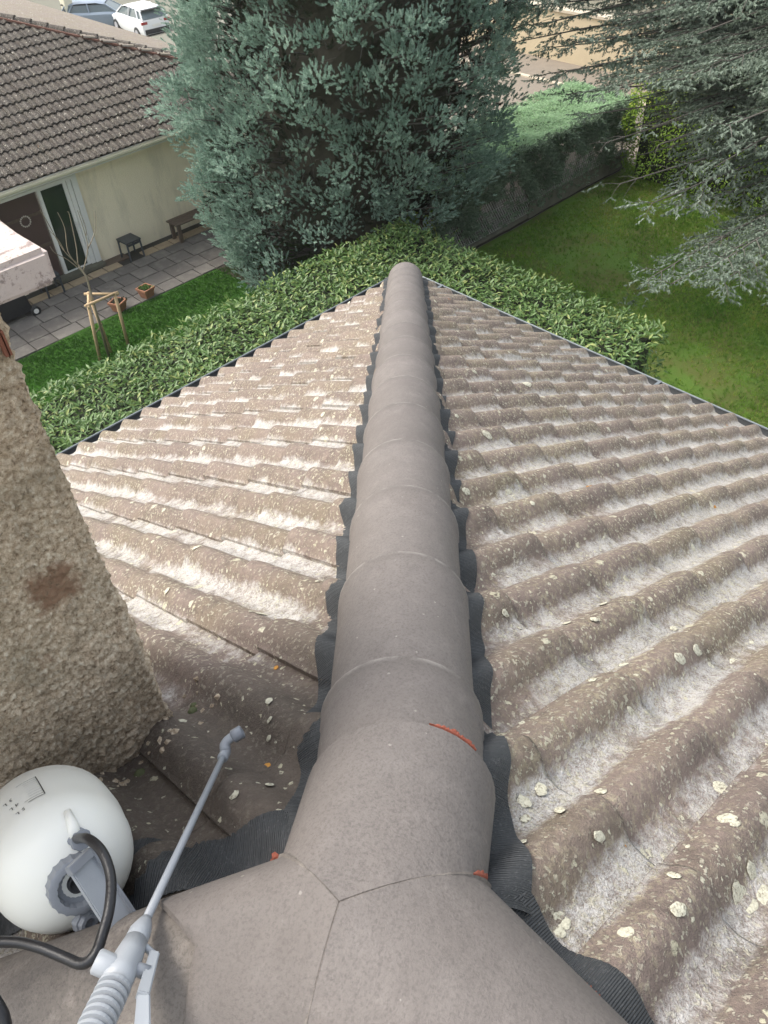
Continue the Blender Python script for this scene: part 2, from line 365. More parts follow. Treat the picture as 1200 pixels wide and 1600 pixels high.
M['yellow_laurel'] = leaf_mat('yellow_laurel_leaf', (.13, .24, .025), (.30, .44, .05), .45, .5, .3, c=(.60, .66, .12))
M['blue_conifer'] = leaf_mat('blue_conifer_spray', (.19, .29, .23), (.47, .62, .515), .8, .35, .1, c=(.65, .77, .65))
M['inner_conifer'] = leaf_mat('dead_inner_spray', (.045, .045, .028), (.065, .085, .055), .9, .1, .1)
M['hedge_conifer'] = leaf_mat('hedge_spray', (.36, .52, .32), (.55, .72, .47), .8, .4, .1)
M['hedge_side_shaded'] = leaf_mat('hedge_side_shaded_spray', (.13, .18, .12), (.26, .34, .24), .85, .25, .15)  # darker spray copy; shade on the hedge sides put into the colour
M['cedar'] = leaf_mat('cedar_needle', (.15, .19, .145), (.31, .37, .30), .8, .28, .15, c=(.50, .56, .47))
M['bark'] = simple('bark', (.105, .082, .058), .95, .4, 14, .8, 40)
M['bark_grey'] = simple('bark_grey', (.11, .10, .088), .95, .35, 14, .6, 40)
M['stake'] = simple('peeled_stake', (.46, .33, .19), .8, .35, 12, .3)
M['twig'] = simple('young_bark', (.25, .21, .15), .85, .3, 14)
def paver_mat():
    t = NT('paver'); c = t.mix(t.rnd(), (.115, .104, .095), (.195, .178, .16)); c = t.mix(t.math('MULTIPLY', t.noise(7, 6, .75), .8), c, (.085, .078, .068))
    c = t.mix(t.math('MULTIPLY', t.ramp(t.noise(3, 5, .7), [(.5, 0), (.68, 1)]), .5), c, (.24, .22, .19))
    return t.fin(c, .85, t.bump(t.noise(40, 4), .4, .006), .35)
M['paver'] = paver_mat()
M['paver_tan'] = simple('tan_paver', (.36, .28, .185), .85, .3, 8, .3)
M['joint'] = simple('patio_bed', (.045, .042, .034), .95, .4, 20)
def wall_mat():
    t = NT('cream_roughcast'); c = t.mix(t.noise(22, 6, .75), (.90, .79, .58), (.95, .87, .68))
    c = t.mix(t.math('MULTIPLY', t.ramp(t.noise(1, 4, .7, t.mapping((3, 3, .6))), [(.5, 0), (.75, 1)]), .45), c, (.42, .38, .29))
    return t.fin(c, .95, t.bump(t.noise(34, 5, .7), .6, .02), .2)
M['wall'] = wall_mat()
M['white'] = simple('white_paint', (.76, .76, .73), .45, .06)
M['cream'] = simple('cream_gutter', (.66, .62, .48), .5, .08)
M['brown'] = simple('brown_door', (.085, .052, .045), .5, .2, 4)
M['brown_dk'] = simple('dark_wood', (.12, .088, .065), .8, .35, 18, .3)
t = NT('dark_glass'); M['glass'] = t.fin(t.mix(t.noise(1.2, 2), (.02, .03, .022), (.035, .05, .036)), .06, None, .6)
M['grey_furn'] = simple('anthracite', (.055, .06, .066), .55, .15)
M['black'] = simple('black_plastic', (.022, .022, .024), .5, .2)
M['rubber'] = simple('rubber_hose', (.014, .014, .016), .38, .2, 30, .15, 300)
M['clay'] = simple('clay_pot', (.36, .17, .10), .85, .25, 15)
M['soil'] = simple('soil', (.04, .03, .022), .95)
M['asphalt'] = simple('pale_asphalt', (.20, .168, .132), .9, .2, 3, .3, 50)
M['kerb'] = simple('pale_kerb', (.50, .43, .33), .9, .15)
M['conc'] = simple('old_concrete', (.13, .125, .095), .95, .45, 5, .4)
M['ochre'] = simple('ochre_render', (.52, .43, .29), .9, .15, 2)
M['wire'] = simple('galvanised_wire', (.38, .385, .35), .6, .2)
M['grey_pl'] = simple('grey_plastic', (.33, .35, .375), .42, .04, 20, .08, 200)
M['grey_pl2'] = simple('grey_plastic_dark', (.23, .245, .27), .45, .05, 20)
t = NT('tank_white'); t.fin(t.mix(t.noise(6, 3), (.76, .755, .69), (.80, .795, .735)), .38, None, .5)
t.b.inputs['Subsurface Weight'].default_value = .15; t.b.inputs['Subsurface Radius'].default_value = (.03, .028, .02); t.b.inputs['Subsurface Scale'].default_value = .6; M['tank'] = t.m
M['ink'] = simple('printed_ink', (.035, .035, .035), .6)
t = NT('lichen_crust'); c_ = t.ramp(t.noise(170, 4, .75), [(.36, (.20, .17, .13)), (.47, (.50, .475, .37)), (.7, (.64, .62, .50))]); M['lich_w'] = t.fin(c_, .95, t.bump(t.noise(300, 4), .8, .003), .2)
M['lich_o'] = simple('lichen_orange', (.50, .24, .05), .95, .35, 120, .6, 300)
M['car_white'] = simple('car_white', (.78, .79, .80), .25, .03); M['car_blue'] = simple('car_greyblue', (.22, .27, .33), .28, .05)
M['car_glass'] = simple('car_glass', (.10, .13, .14), .08, .1); M['red'] = simple('tail_red', (.30, .02, .02), .3); M['rim'] = simple('rim', (.4, .4, .42), .4)

# ------------------------------------------------------------------ the roof under the camera
T = math.tan(.50052); CA = math.cos(.50052); SA = math.sin(.50052); B0 = .10
D_TILE = 3.87; LSL = D_TILE/CA
HR = .040
def prof(u):
    """tile cross profile over one 30 cm module; the roll at the lapping edge is centred at .262"""
    h = 0.0
    for c, hw in ((.112, .056), (.262, .057)):
        t_ = (u-c)/hw
        if abs(t_) < 1: h = max(h, HR*math.cos(math.pi/2*t_)**1.15)
    if u > .262: h = max(h, .011)
    return h
def tile_mesh(us, L=.42, name='roof_tile', tilt=.026, th=.013, wob=0.0, seed=0):
    vs = []; fs = []; roll = []
    nv = 3; rr = random.Random(seed)
    vv = [0, L*.5, L-.012, L]
    for j, v in enumerate(vv):
        drop = .0 if j < 3 else .006
        for u in us:
            h = prof(u)
            vs.append((u, v, th+tilt*v/L+h*(1+.05*rr.uniform(-1, 1))-drop)); roll.append(h/HR)
    n = len(us)
    for j in range(len(vv)-1):
        for i in range(n-1): fs.append((j*n+i, j*n+i+1, (j+1)*n+i+1, (j+1)*n+i))
    k = len(vs)                                                      # front skirt and side skirt
    for i, u in enumerate(us): vs.append((u, L-.004, tilt+prof(u)-.012)); roll.append(prof(u)/HR)
    for i in range(n-1): fs.append((3*n+i, 3*n+i+1, k+i+1, k+i))
    k2 = len(vs)
    for j, v in enumerate(vv): vs.append((us[-1]-.002, v, max(.001, tilt*v/L+.001))); roll.append(0)
    for j in range(len(vv)-1): fs.append((j*n+n-1, k2+j, k2+j+1, (j+1)*n+n-1))
    me = bpy.data.meshes.new(name); me.from_pydata(vs, [], fs); me.update()
    a = me.attributes.new('roll', 'FLOAT', 'POINT'); a.data.foreach_set('value', roll)
    for p_ in me.polygons: p_.use_smooth = p_.index < 3*(n-1)
    return me
US = [0, .03, .062, .073, .085, .098, .112, .126, .139, .151, .162, .185, .21, .221, .234, .248, .262, .276, .289, .300, .309, .312]
TILES = [tile_mesh(US, seed=i) for i in range(4)]
for m_ in TILES: m_.materials.append(M['tile'])

house = empty('house', (0, 0, -8), label='near house seen from its hip ridge, weathered brown tiled roof with grey ridge caps', cat='house')
def plane_frame(kind):
    """origin, u axis, v axis (down the slope), normal"""
    O = Vector((0, 0, -B0))
    if kind == 'R': u, v = Vector((0, 1, 0)), Vector((CA, 0, -SA))
    elif kind == 'L': u, v = Vector((-1, 0, 0)), Vector((0, CA, -SA))
    else: u, v = Vector((0, -1, 0)), Vector((-CA, 0, -SA))
    n = u.cross(v)
    if n.z < 0: n = -n
    return O, u, v, n
FRONT0 = .405; EXPO = .36
def add_slope(kind, u0s, jmax, cuts, vmin=-.5):
    O, u, v, n = plane_frame(kind)
    M4 = Matrix((u, v, n)).transposed().to_4x4(); M4.translation = O
    # deck
    dk = MB()
    P = {'R': [(0, -3, 0), (D_TILE, -3, 0), (D_TILE, D_TILE, 0), (0, 0, 0)],
         'L': [(0, 0, 0), (D_TILE, D_TILE, 0), (-D_TILE, D_TILE, 0)],
         'B': [(0, 0, 0), (-D_TILE, D_TILE, 0), (-D_TILE, -3, 0), (0, -3, 0)]}[kind]
    def zz(x, y): return -B0-T*({'R': x, 'L': y, 'B': -x}[kind])-.012
    top = [(x, y, zz(x, y)) for x, y, _ in P]; bot = [(x, y, z-.12) for x, y, z in top]; m_ = len(P)
    dk.add(top+bot, [tuple(range(m_)), tuple(range(m_, 2*m_))[::-1]]+[(i, i+m_, (i+1) % m_+m_, (i+1) % m_) for i in range(m_)])
    slope = dk.build('roof_slope', M['deck'], house)
    cnt = 0
    for uo in u0s:
        for j in range(jmax):
            v0 = FRONT0+EXPO*j-.42
            if j == jmax-1: pass
            rr = random.Random(ord(kind)*7919+round(uo*100)*131+j)
            ctr = O+u*(uo+.15)+v*(v0+.21)
            corners = [O+u*(uo+a)+v*(v0+b) for a in (0, .31) for b in (0, .42)]
            s = [min(c.dot(Vector(nm_))-d for c in corners) for nm_, d in cuts]
            s2 = [max(c.dot(Vector(nm_))-d for c in corners) for nm_, d in cuts]
            if min(s2) < .02: continue
            loc = Matrix.Translation((uo+rr.uniform(-.002, .002), v0+rr.uniform(-.008, .008), rr.uniform(0, .003))) @ Matrix.Rotation(rr.uniform(-.006, .006), 4, 'Z') @ Matrix.Rotation(rr.uniform(-.006, .006), 4, 'X')
            base = TILES[rr.randrange(4)]
            if min(s) < 0:
                me = base.copy(); bm = bmesh.new(); bm.from_mesh(me); bm.transform(M4 @ loc)
                for (nm_, d), q in zip(cuts, s):
                    if q < 0:
                        nv_ = Vector(nm_); bmesh.ops.bisect_plane(bm, geom=bm.verts[:]+bm.edges[:]+bm.faces[:], plane_co=nv_*d/nv_.length_squared, plane_no=nv_, clear_inner=True)
                if not bm.faces: bm.free(); continue
                bm.transform((M4 @ loc).inverted()); bm.to_mesh(me); bm.free()
            else: me = base
            o = bpy.data.objects.new('roof_tile', me); COL.objects.link(o); o.parent = slope
            o.matrix_parent_inverse = wm(slope).inverted(); o.matrix_basis = M4 @ loc; cnt += 1
    return slope
HG = .03
slopeR = add_slope('R', [.143+.3*k for k in range(-9, 14)], 12, [((1, -1, 0), HG), ((1, 0, 0), .03), ((0, 1, 0), -2.4)])
CH = dict(x1=.044, y0=.66, x0=-.62, y1=1.10)       # chimney footprint
slopeL = add_slope('L', [-.265-.3*k-.31 for k in range(-6, 13)], 12, [((-1, 1, 0), HG), ((1, 1, 0), HG)])
slopeB = add_slope('B', [.1+.3*k for k in range(-5, 6)], 4, [((-1, 0, 0), .03), ((-1, -1, 0), HG), ((0, 1, 0), -1.9)])

# height of the tile surface (vertical) for draping
def surf(x, y, kind, off=0.0):
    if kind == 'R': u_ = (y-.143) % .3; d = x
    elif kind == 'L': u_ = (-x-(-.265-.31)) % .3; d = y
    else: u_ = .0; d = -x
    h = max(prof(u_), prof(u_+.3) if u_ < .012 else 0)
    v_ = (d/CA-FRONT0) % EXPO
    return -B0-T*d+(.013+.026*(v_+.035)/.42+h+off)/CA

# hip: caps
NH = math.sqrt(2+T*T); hd = Vector((1, 1, -T))/NH; lat = Vector((1, -1, 0))/math.sqrt(2); up = lat.cross(hd)
if up.z < 0: up = -up
HC = Vector((0, 0, -.088))
def cap_mesh(L=.425, r0_=.117, r1_=.1315, collar=.055, n=18, name='ridge_tile'):
    """v along +Y, across X, up Z"""
    mb = MB(); rows = [(0, r0_), (L*.5, r0_+(r1_-r0_)*.45), (L-collar-.004, r1_-.0045), (L-collar, r1_-.0022), (L-.003, r1_), (L, r1_-.002), (L, r1_-.014), (L*.5, r1_-.022)]
    vs = []
    for v, r_ in rows:
        for k in range(n+1):
            a = math.pi*k/n; vs.append((-math.cos(a)*r_, v, math.sin(a)*r_*1.0+0))
    m_ = n+1
    fs = [(i*m_+k, i*m_+k+1, (i+1)*m_+k+1, (i+1)*m_+k) for i in range(len(rows)-1) for k in range(n)]
    mb.add(vs, fs); me = mb.mesh(name); me.materials.append(M['cap'])
    ra = me.attributes.new('rim', 'FLOAT', 'POINT'); ra.data.foreach_set('value', [(1.0 if i in (4, 5) else 0.0) for i in range(len(rows)) for _ in range(m_)])
    bm = bmesh.new(); bm.from_mesh(me); bmesh.ops.recalc_face_normals(bm, faces=bm.faces[:]); bm.to_mesh(me); bm.free()
    me.shade_smooth(); me.set_sharp_from_angle(angle=R(40)); return me
capme = cap_mesh()
def place_cap(P, d, upv, me=capme, jit=1.0, name='ridge_tile'):
    d = d.normalized(); X = d.cross(upv).normalized(); Z = X.cross(d)
    m4 = Matrix((X, d, Z)).transposed().to_4x4(); m4.translation = P
    m4 = m4 @ Matrix.Rotation(random.uniform(-.008, .008)*jit, 4, 'Z') @ Matrix.Rotation(random.uniform(-.006, .006)*jit+.012, 4, 'X') @ Matrix.Rotation(random.uniform(-.02, .02)*jit, 4, 'Y')
    o = bpy.data.objects.new(name, me); COL.objects.link(o); o.parent = house; o.matrix_parent_inverse = wm(house).inverted(); o.matrix_basis = m4; return o
ends = [.405+.355*k for k in range(16)]
for i, e in enumerate(ends):
    L = .42 if i else .185
    me = capme if i else cap_mesh(.185, .122, .131)
    place_cap(HC+hd*(e-L), hd, up, me)
# rounded end cap
mb = MB(); n = 18; vs = []
for k in range(5):
    ph = k/4*math.pi/2
    for j in range(n+1):
        a = math.pi*j/n; r_ = .127*math.cos(ph) if k < 4 else .006
        vs.append(HC+hd*(5.71+.07*math.sin(ph))-lat*math.cos(a)*r_+up*math.sin(a)*r_)
mb.add(vs, [(i*(n+1)+j, i*(n+1)+j+1, (i+1)*(n+1)+j+1, (i+1)*(n+1)+j) for i in range(4) for j in range(n)])
mb.build('ridge_end', M['cap'], house, True)

# apex: three mitred arms
Q = Vector((-.038, .045, .036)); PA = Vector((-.034, .177, -.127)); PB = Vector((.122, -.028, -.100)); PC = Vector((-.187, -.037, -.10))
def quarter(E, n=10):
    """from foot E up to Q"""
    out = []
    for i in range(n+1):
        th = math.pi/2*i/n; s = 1-math.cos(th)
        p_ = E+(Q-E)*s; p_ = Vector((p_.x, p_.y, E.z+(Q.z-E.z)*math.sin(th))); out.append(p_)
    return out
def arch(El, C, Er, n=10):
    out = []
    for i in range(n+1):
        th = math.pi/2*i/n; s = 1-math.cos(th); p_ = El+(C-El)*s; out.append(Vector((p_.x, p_.y, El.z+(C.z-El.z)*math.sin(th))))
    for i in range(n-1, -1, -1):
        th = math.pi/2*i/n; s = 1-math.cos(th); p_ = Er+(C-Er)*s; out.append(Vector((p_.x, p_.y, Er.z+(C.z-Er.z)*math.sin(th))))
    return out
def loft(name, a0, a1, m_=10, mat='cap', lip=True, bulge=0.0, gap=.0009):
    rows = []
    mid0 = sum(a0, Vector())/len(a0); mid1 = sum(a1, Vector())/len(a1); dr = (mid1-mid0).normalized()
    for i in range(m_+1):
        t_ = i/m_
        if i == 0: t_ = gap/(mid1-mid0).length
        rows.append([p_.lerp(q_, t_)+Vector((0, 0, bulge*math.sin(math.pi*t_))) for p_, q_ in zip(a0, a1)])
    rows = [[p_-(p_-mid0)*.05-dr*.0 + Vector((0, 0, -.010)) for p_ in rows[0]]]+rows
    if lip: rows.append([p_*.90+mid1*.10 for p_ in rows[-1]])
    k = len(rows[0]); mb = MB()
    mb.add([p_ for r_ in rows for p_ in r_], [(i*k+j, i*k+j+1, (i+1)*k+j+1, (i+1)*k+j) for i in range(len(rows)-1) for j in range(k-1)])
    o = mb.build(name, M[mat], house, True); me = o.data
    bm = bmesh.new(); bm.from_mesh(me); bmesh.ops.recalc_face_normals(bm, faces=bm.faces[:]); bm.to_mesh(me); bm.free()
    me.shade_smooth(); me.set_sharp_from_angle(angle=R(42)); return o
qa, qb, qc = quarter(PA), quarter(PB), quarter(PC)
s_end = HC+hd*.236; hipfar = [s_end+(-lat*math.cos(math.pi*i/20)*.1345+up*math.sin(math.pi*i/20)*.1365) for i in range(21)]
loft('ridge_tile', qa+qb[::-1][1:], hipfar)
# left arm: a short cut tile, then an older one below it
aup = Vector((-.168, .268, -.178)); acr = Vector((-.165, .146, -.025)); alo = Vector((-.275, .045, -.155))
loft('ridge_tile', qc+qa[::-1][1:], arch(alo, acr, aup))
bup, bcr, blo = Vector((-.56, .555, -.36)), Vector((-.575, .385, -.215)), Vector((-.66, .27, -.34))
dn = Vector((0, 0, -.014))
loft('ridge_tile', arch(alo+dn+Vector((.02, .0, .0)), acr+dn+Vector((.03, -.02, .008)), aup+Vector((.022, -.012, .002))), arch(blo, bcr, bup), mat='cap_old')
# ridge arm toward the back
rR, rC, rL = Vector((.112, -.36, -.098)), Vector((-.02, -.36, .034)), Vector((-.155, -.36, -.10))
loft('ridge_tile', qb+qc[::-1][1:], arch(rR, rC, rL))
for k in range(4): place_cap(Vector((-.02, -.33-.36*k, -.092)), Vector((0, -1, 0)), Vector((0, 0, 1)))
# bedding filler beneath the mitre joints
mb = MB()
for q_ in (qa, qb, qc):
    mb.tube([p_+Vector((0, 0, -.0085)) for p_ in q_], .008, 6)
mb.build('mortar_bedding', M['cap_old'], house)
# orange sealant smears at the seams
def strip(name, pts, wid, mat, lift=.002, parent=house, seed=0):
    rr = random.Random(seed); P = crv(pts, 8); vs = []; n_ = len(P)
    for i, p_ in enumerate(P):
        t_ = (P[min(i+1, n_-1)]-P[max(i-1, 0)]).normalized(); sd_ = t_.cross((CAM-p_).normalized()).normalized()
        w_ = wid*1.3*(.25+.75*math.sin(math.pi*(i+.4)/n_))*rr.uniform(.55, 1.15)
        vs += [p_-sd_*w_*rr.uniform(.5, 1.3), p_+Vector((0, 0, lift+.002)), p_+sd_*w_]
    fs = [(3*i+k, 3*i+k+1, 3*i+k+4, 3*i+k+3) for i in range(n_-1) for k in (0, 1)]
    return MB().add(vs, fs).build(name, M[mat], parent)
def hip_pt(l, a, r_=.137): return HC+hd*l-lat*math.cos(a)*r_+up*math.sin(a)*r_
strip('sealant', [hip_pt(.241, a, .1345) for a in (1.9, 2.05, 2.2, 2.35, 2.5)], .0038, 'sealant', 0, seed=3)
strip('sealant', [qb[1]+Vector((.004, .0, .008)), qb[2]+Vector((.002, 0, .005)), qb[3]+Vector((0, 0, .003))], .005, 'sealant', seed=4)
strip('sealant', [Vector((.105, -.175, -.055)), Vector((.11, -.19, -.072)), Vector((.114, -.205, -.09))], .005, 'sealant', seed=5)
mb = MB()
for k in range(5): mb.lathe((-.045+.008*k*random.uniform(.2, 1), .197+.004*random.uniform(-1, 1), -.135+.003*k), (random.uniform(-1, 1), random.uniform(-1, 1), 1), [(-.004, .001), (0, .006), (.004, .001)], 6)
mb.build('mortar_crumb', M['sealant'], house)

# flashing strips
def flashing(path, sides, name='ridge_flashing', inner=.085, outer=.158, seed=0, ripple=.013, lift=.004):
    """path: list of (x,y); sides: for lateral sign the roof plane"""
    for sg, kind in sides:
        vs = []; uv = []; n_ = len(path); acc = 0; cols = 7; last = None
        ps = [Vector(p_) for p_ in path]; acs = [0.0]
        for i in range(1, n_): acs.append(acs[-1]+(ps[i]-ps[i-1]).length*NH/math.sqrt(2))
        def hgt(q): return (surf(q.x, q.y, kind, 0)+B0+T*({'R': q.x, 'L': q.y, 'B': -q.x}[kind]))*CA
        tn = [(ps[min(i+1, n_-1)]-ps[max(i-1, 0)]).normalized() for i in range(n_)]
        nr = [Vector((t_.y, -t_.x))*sg for t_ in tn]
        hs_ = [[hgt(ps[i]+nr[i]*(inner+(outer-inner)*k/(cols-1))) for k in range(cols)] for i in range(n_)]
        wd = [max(1, int(.020/max(1e-4, (acs[min(i+1, n_-1)]-acs[max(i-1, 0)])/2))) for i in range(n_)]
        for i in range(n_):
            a, b = max(0, i-wd[i]), min(n_, i+wd[i]+1); m_ = b-a; acc = acs[i]
            sm = [sum(hs_[j][k] for j in range(a, b))/m_ for k in range(cols)]
            edge = outer+noise.noise(Vector((acc*5, sg*5+seed, 0)))*.014+noise.noise(Vector((acc*17, sg*5+seed, 2)))*.006
            for k in range(cols):
                f = k/(cols-1); d = inner+(edge-inner)*f+(sm[-1]-.045)*.22*f; q = ps[i]+nr[i]*d
                zb = -B0-T*({'R': q.x, 'L': q.y, 'B': -q.x}[kind])
                h_ = max(sm[k], hgt(q))+(.0065 if k < cols-1 else .0045)
                pl = .0013*math.sin(acc*2*math.pi/.0105) if acc < 2.2 else 0
                vs.append((q.x, q.y, zb+h_/CA+pl+.006*(1-f))); uv.append((acc*4, f))
        mb = MB().add(vs, [(i*cols+k, i*cols+k+1, (i+1)*cols+k+1, (i+1)*cols+k) for i in range(n_-1) for k in range(cols-1)])
        o = mb.build(name, M['flash'], house, True); me = o.data; ul = me.uv_layers.new(name='UVMap')
        for lp in me.loops: ul.data[lp.index].uv = uv[lp.vertex_index]
fine = [.03+i*.0036 for i in range(440)]+[1.612+.012*i for i in range(200)]
fine = [s for s in fine if s*NH < 5.9]
flashing([(s, s) for s in fine], ((1, 'R'), (-1, 'L')))
flashing([(-.06-i*.0035, .06+i*.0035) for i in range(200)], ((1, 'L'),), seed=9, inner=.09, outer=.195)
flashing([(-.06-i*.0035, .06+i*.0035) for i in range(200)], ((-1, 'B'),), seed=11, inner=.06, outer=.175)
flashing([(0, .06-i*.0045) for i in range(260)], ((-1, 'R'),), seed=12, inner=.07, outer=.160)
flashing([(0, -.06-i*.0045) for i in range(260)], ((1, 'B'),), seed=13, inner=.07, outer=.19)

# gutters
def gutter(a, b, out):
    a, b, out = Vector(a), Vector(b), Vector(out); rows = []
    for p_ in (a, b):
        for r_, th0 in ((.058, 1), (.054, -1)):
            pts = [p_+out*(-math.cos(t_)*r_)+Vector((0, 0, -math.sin(t_)*r_*1.1)) for t_ in [math.pi*k/8 for k in range(9)]]
            rows.append(pts)
    mb = MB()
    for s_, e_ in ((0, 2), (1, 3)):
        mb.add(rows[s_]+rows[e_], [(k, k+1, 9+k+1, 9+k) for k in range(8)])
    o = mb.build('gutter', M['gut_in'], house, True)
    lip = MB().tube([a+out*.058, b+out*.058], .007, 8).build('gutter_lip', M['zinc'], o)
    L = (b-a).length; k = .4
    while k < L:
        p_ = a+(b-a)*(k/L); br = MB().box(p_+Vector((0, 0, .006)), (.02 if abs(out.x) < .5 else .125, .125 if abs(out.x) < .5 else .02, .004)); br.build('gutter_bracket', M['zinc'], o); k += 1.9
GZ = -2.235
gutter((3.952, 4.01, GZ), (3.952, -3, GZ), (1, 0, 0)); gutter((4.01, 3.952, GZ), (-4.0, 3.952, GZ), (0, 1, 0))
mb = MB(); mb.box((0-.0, .3, -5.3), (6.9, 6.2, 5.3)); mb.build('wall', M['render_old'], house)

# chimney ------------------------------------------------------------
def rough_box(x0, x1, y0, y1, zf, z1, nx, ny, nz, amp=.012, seed=0):
    """hollow prism with bumpy walls; zf(x,y) is the foot"""
    ring = [(x0+(x1-x0)*i/nx, y0, 'f') for i in range(nx)]+[(x1, y0+(y1-y0)*i/ny, 'r') for i in range(ny)]+[(x1-(x1-x0)*i/nx, y1, 'b') for i in range(nx)]+[(x0, y1-(y1-y0)*i/ny, 'l') for i in range(ny)]
    vs = []; m_ = len(ring); cx, cy = (x0+x1)/2, (y0+y1)/2
    for k in range(nz+1):
        for (x, y, _) in ring:
            z0 = zf(x, y); z = z0+(z1-z0)*k/nz
            p_ = Vector((x, y, z)); dx, dy = x-cx, y-cy
            nn = Vector((1 if abs(x-x1) < 1e-6 else (-1 if abs(x-x0) < 1e-6 else 0), 1 if abs(y-y1) < 1e-6 else (-1 if abs(y-y0) < 1e-6 else 0), 0)).normalized()
            corner = .006 if abs(nn.x)+abs(nn.y) > 1.2 else 0
            a = noise.noise(p_*30)*.18+noise.noise(p_*80)*.30+abs(noise.noise(p_*150))*.85
            low = max(0, .18-(z-z0))*.10
            q = p_+nn*(a*amp*1.15+noise.noise(p_*5)*.010+low-corner); q.z += noise.noise(p_*70+Vector((9, 3, 1)))*.004*(1 if 0 < k < nz else 0); vs.append(q)
    fs = [(k*m_+i, k*m_+(i+1) % m_, (k+1)*m_+(i+1) % m_, (k+1)*m_+i) for k in range(nz) for i in range(m_)]
    fs.append(tuple(range(nz*m_, (nz+1)*m_)))
    return MB().add(vs, fs)
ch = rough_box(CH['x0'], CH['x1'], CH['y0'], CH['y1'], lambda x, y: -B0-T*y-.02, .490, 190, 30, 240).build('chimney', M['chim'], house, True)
mb = MB(); mb.box(((CH['x0']+.108)/2-.06, .86, .512), (.108-CH['x0']+.12, .50, .042))
so = mb.build('chimney_cap', M['slab_cap'], ch, bevel=.006)
bm = bmesh.new(); bm.from_mesh(so.data); bmesh.ops.subdivide_edges(bm, edges=bm.edges[:], cuts=6, use_grid_fill=True)
for v in bm.verts: v.co += Vector((noise.noise(v.co*14), noise.noise(v.co*14+Vector((5, 0, 0))), noise.noise(v.co*14+Vector((0, 5, 0)))))*.004
bm.to_mesh(so.data); bm.free()
mb = MB(); mb.box((.034, .652, .43), (.008, .016, .04)); mb.build('brick', M['terracotta'], ch, bevel=.004)
# rubble, moss and debris at the chimney foot
mb = MB(); rr = random.Random(3)
for k in range(45):
    x = rr.uniform(-.22, .16); y = rr.uniform(.585, .66) if x < .05 else rr.uniform(.60, .74); z = surf(x, y, 'L', -.004)+rr.uniform(0, .008)
    s = rr.uniform(.003, .011); mb.lathe((x, y, z), (rr.uniform(-1, 1), rr.uniform(-1, 1), rr.uniform(.3, 1)), [(-s*.6, s*.3), (0, s), (s*.6, s*.35)], 5)
o = mb.build('chimney_debris', M['chim'], slopeL); tag(o, kind='stuff')
mb = MB()
for (x, y, s) in ((.085, .655, .010), (.095, .668, .008), (-.06, .60, .011)):
    z = surf(x, y, 'L', .0); mb.lathe((x, y, z), (.1, .1, 1), [(-.004, s), (s*.4, s*.95), (s*.8, s*.55), (s*.9, .001)], 12, (5, .1))
tag(mb.build('moss', M['moss'], slopeL, True), kind='stuff')

# individual lichen rosettes where the photograph shows them large
def disc(mb, x, y, kind, r_, seed):
    rr = random.Random(seed); n_ = 26; o_ = rr.uniform(0, 9); ph = [1+.13*math.sin(2*a_*math.tau/n_+o_)+.06*math.sin(5*a_*math.tau/n_+o_*2)+rr.uniform(-.05, .05) for a_ in range(n_)]; vs = []
    an0 = rr.uniform(0, 6)
    for rad, lf in ((.02, .0022), (.5, .0021), (.85, .0023), (1, .0013)):
        for k in range(n_):
            a = an0+2*math.pi*k/n_; q = (x+math.cos(a)*r_*rad*ph[k], y+math.sin(a)*r_*rad*ph[k]*.85)
            vs.append((q[0], q[1], surf(q[0], q[1], kind, .001+lf)))
    mb.add(vs, [(i*n_+k, i*n_+(k+1) % n_, (i+1)*n_+(k+1) % n_, (i+1)*n_+k) for i in range(3) for k in range(n_)])
mw, mo, ml, mlo = MB(), MB(), MB(), MB()
for i, (x, y, r_) in enumerate([(.337, .04, .012), (.296, .041, .0115), (.273, .021, .008), (.228, -.005, .006), (1.188, .752, .02), (1.24, .80, .016), (1.075, .829, .012), (.683, .389, .012), (.681, .336, .013), (.666, .367, .009), (.70, .40, .008), (.623, -.136, .017), (.536, -.174, .015), (.182, -.105, .012), (.167, -.11, .010), (.436, -.252, .022), (.473, -.272, .02), (.49, -.24, .012), (.9, .082, .015), (.976, .076, .014), (1.087, .021, .016), (1.534, 1.132, .018), (1.3, .5, .013), (.8, .5, .01), (1.7, .6, .018), (2.2, .9, .022), (2.4, 1.6, .025), (.41, -.02, .009), (.95, .3, .011), (.3, -.2, .012), (.22, -.17, .01)]):
    disc(mw, x, y, 'R', r_, i)
for i in range(110):
    x = rng.uniform(.3, 3.9); y = rng.uniform(-.8, x-.15); disc(mw, x, y, 'R', rng.uniform(.003, .010)*(1+x*.15), 100+i)
for i, (x, y, r_) in enumerate([(.359, .808, .013), (.165, .494, .008), (.341, .822, .006), (.12, .44, .005), (.14, .46, .005), (.30, .72, .012), (.47, 1.3, .015), (.0, .35, .008), (.05, .33, .006)]):
    disc(ml, x, y, 'L', r_, 50+i)
for i in range(60):
    y = rng.uniform(.5, 3.9); x = rng.uniform(-.3, y-.15); disc(ml, x, y, 'L', rng.uniform(.003, .010)*(1+y*.12), 400+i)
for x, y, r_ in ((.085, .40, .007), (.25, .60, .006)): disc(mlo, x, y, 'L', r_, int(x*999))
for x, y, r_ in ((1.6, .75, .012), (2.1, .5, .012), (.36, -.1, .006)): disc(mo, x, y, 'R', r_, int(x*999))
tag(mw.build('lichen', M['lich_w'], slopeR, True), kind='stuff'); tag(ml.build('lichen', M['lich_w'], slopeL, True), kind='stuff')
mo.build('orange_lichen', M['lich_o'], slopeR); mlo.build('orange_lichen', M['lich_o'], slopeL)

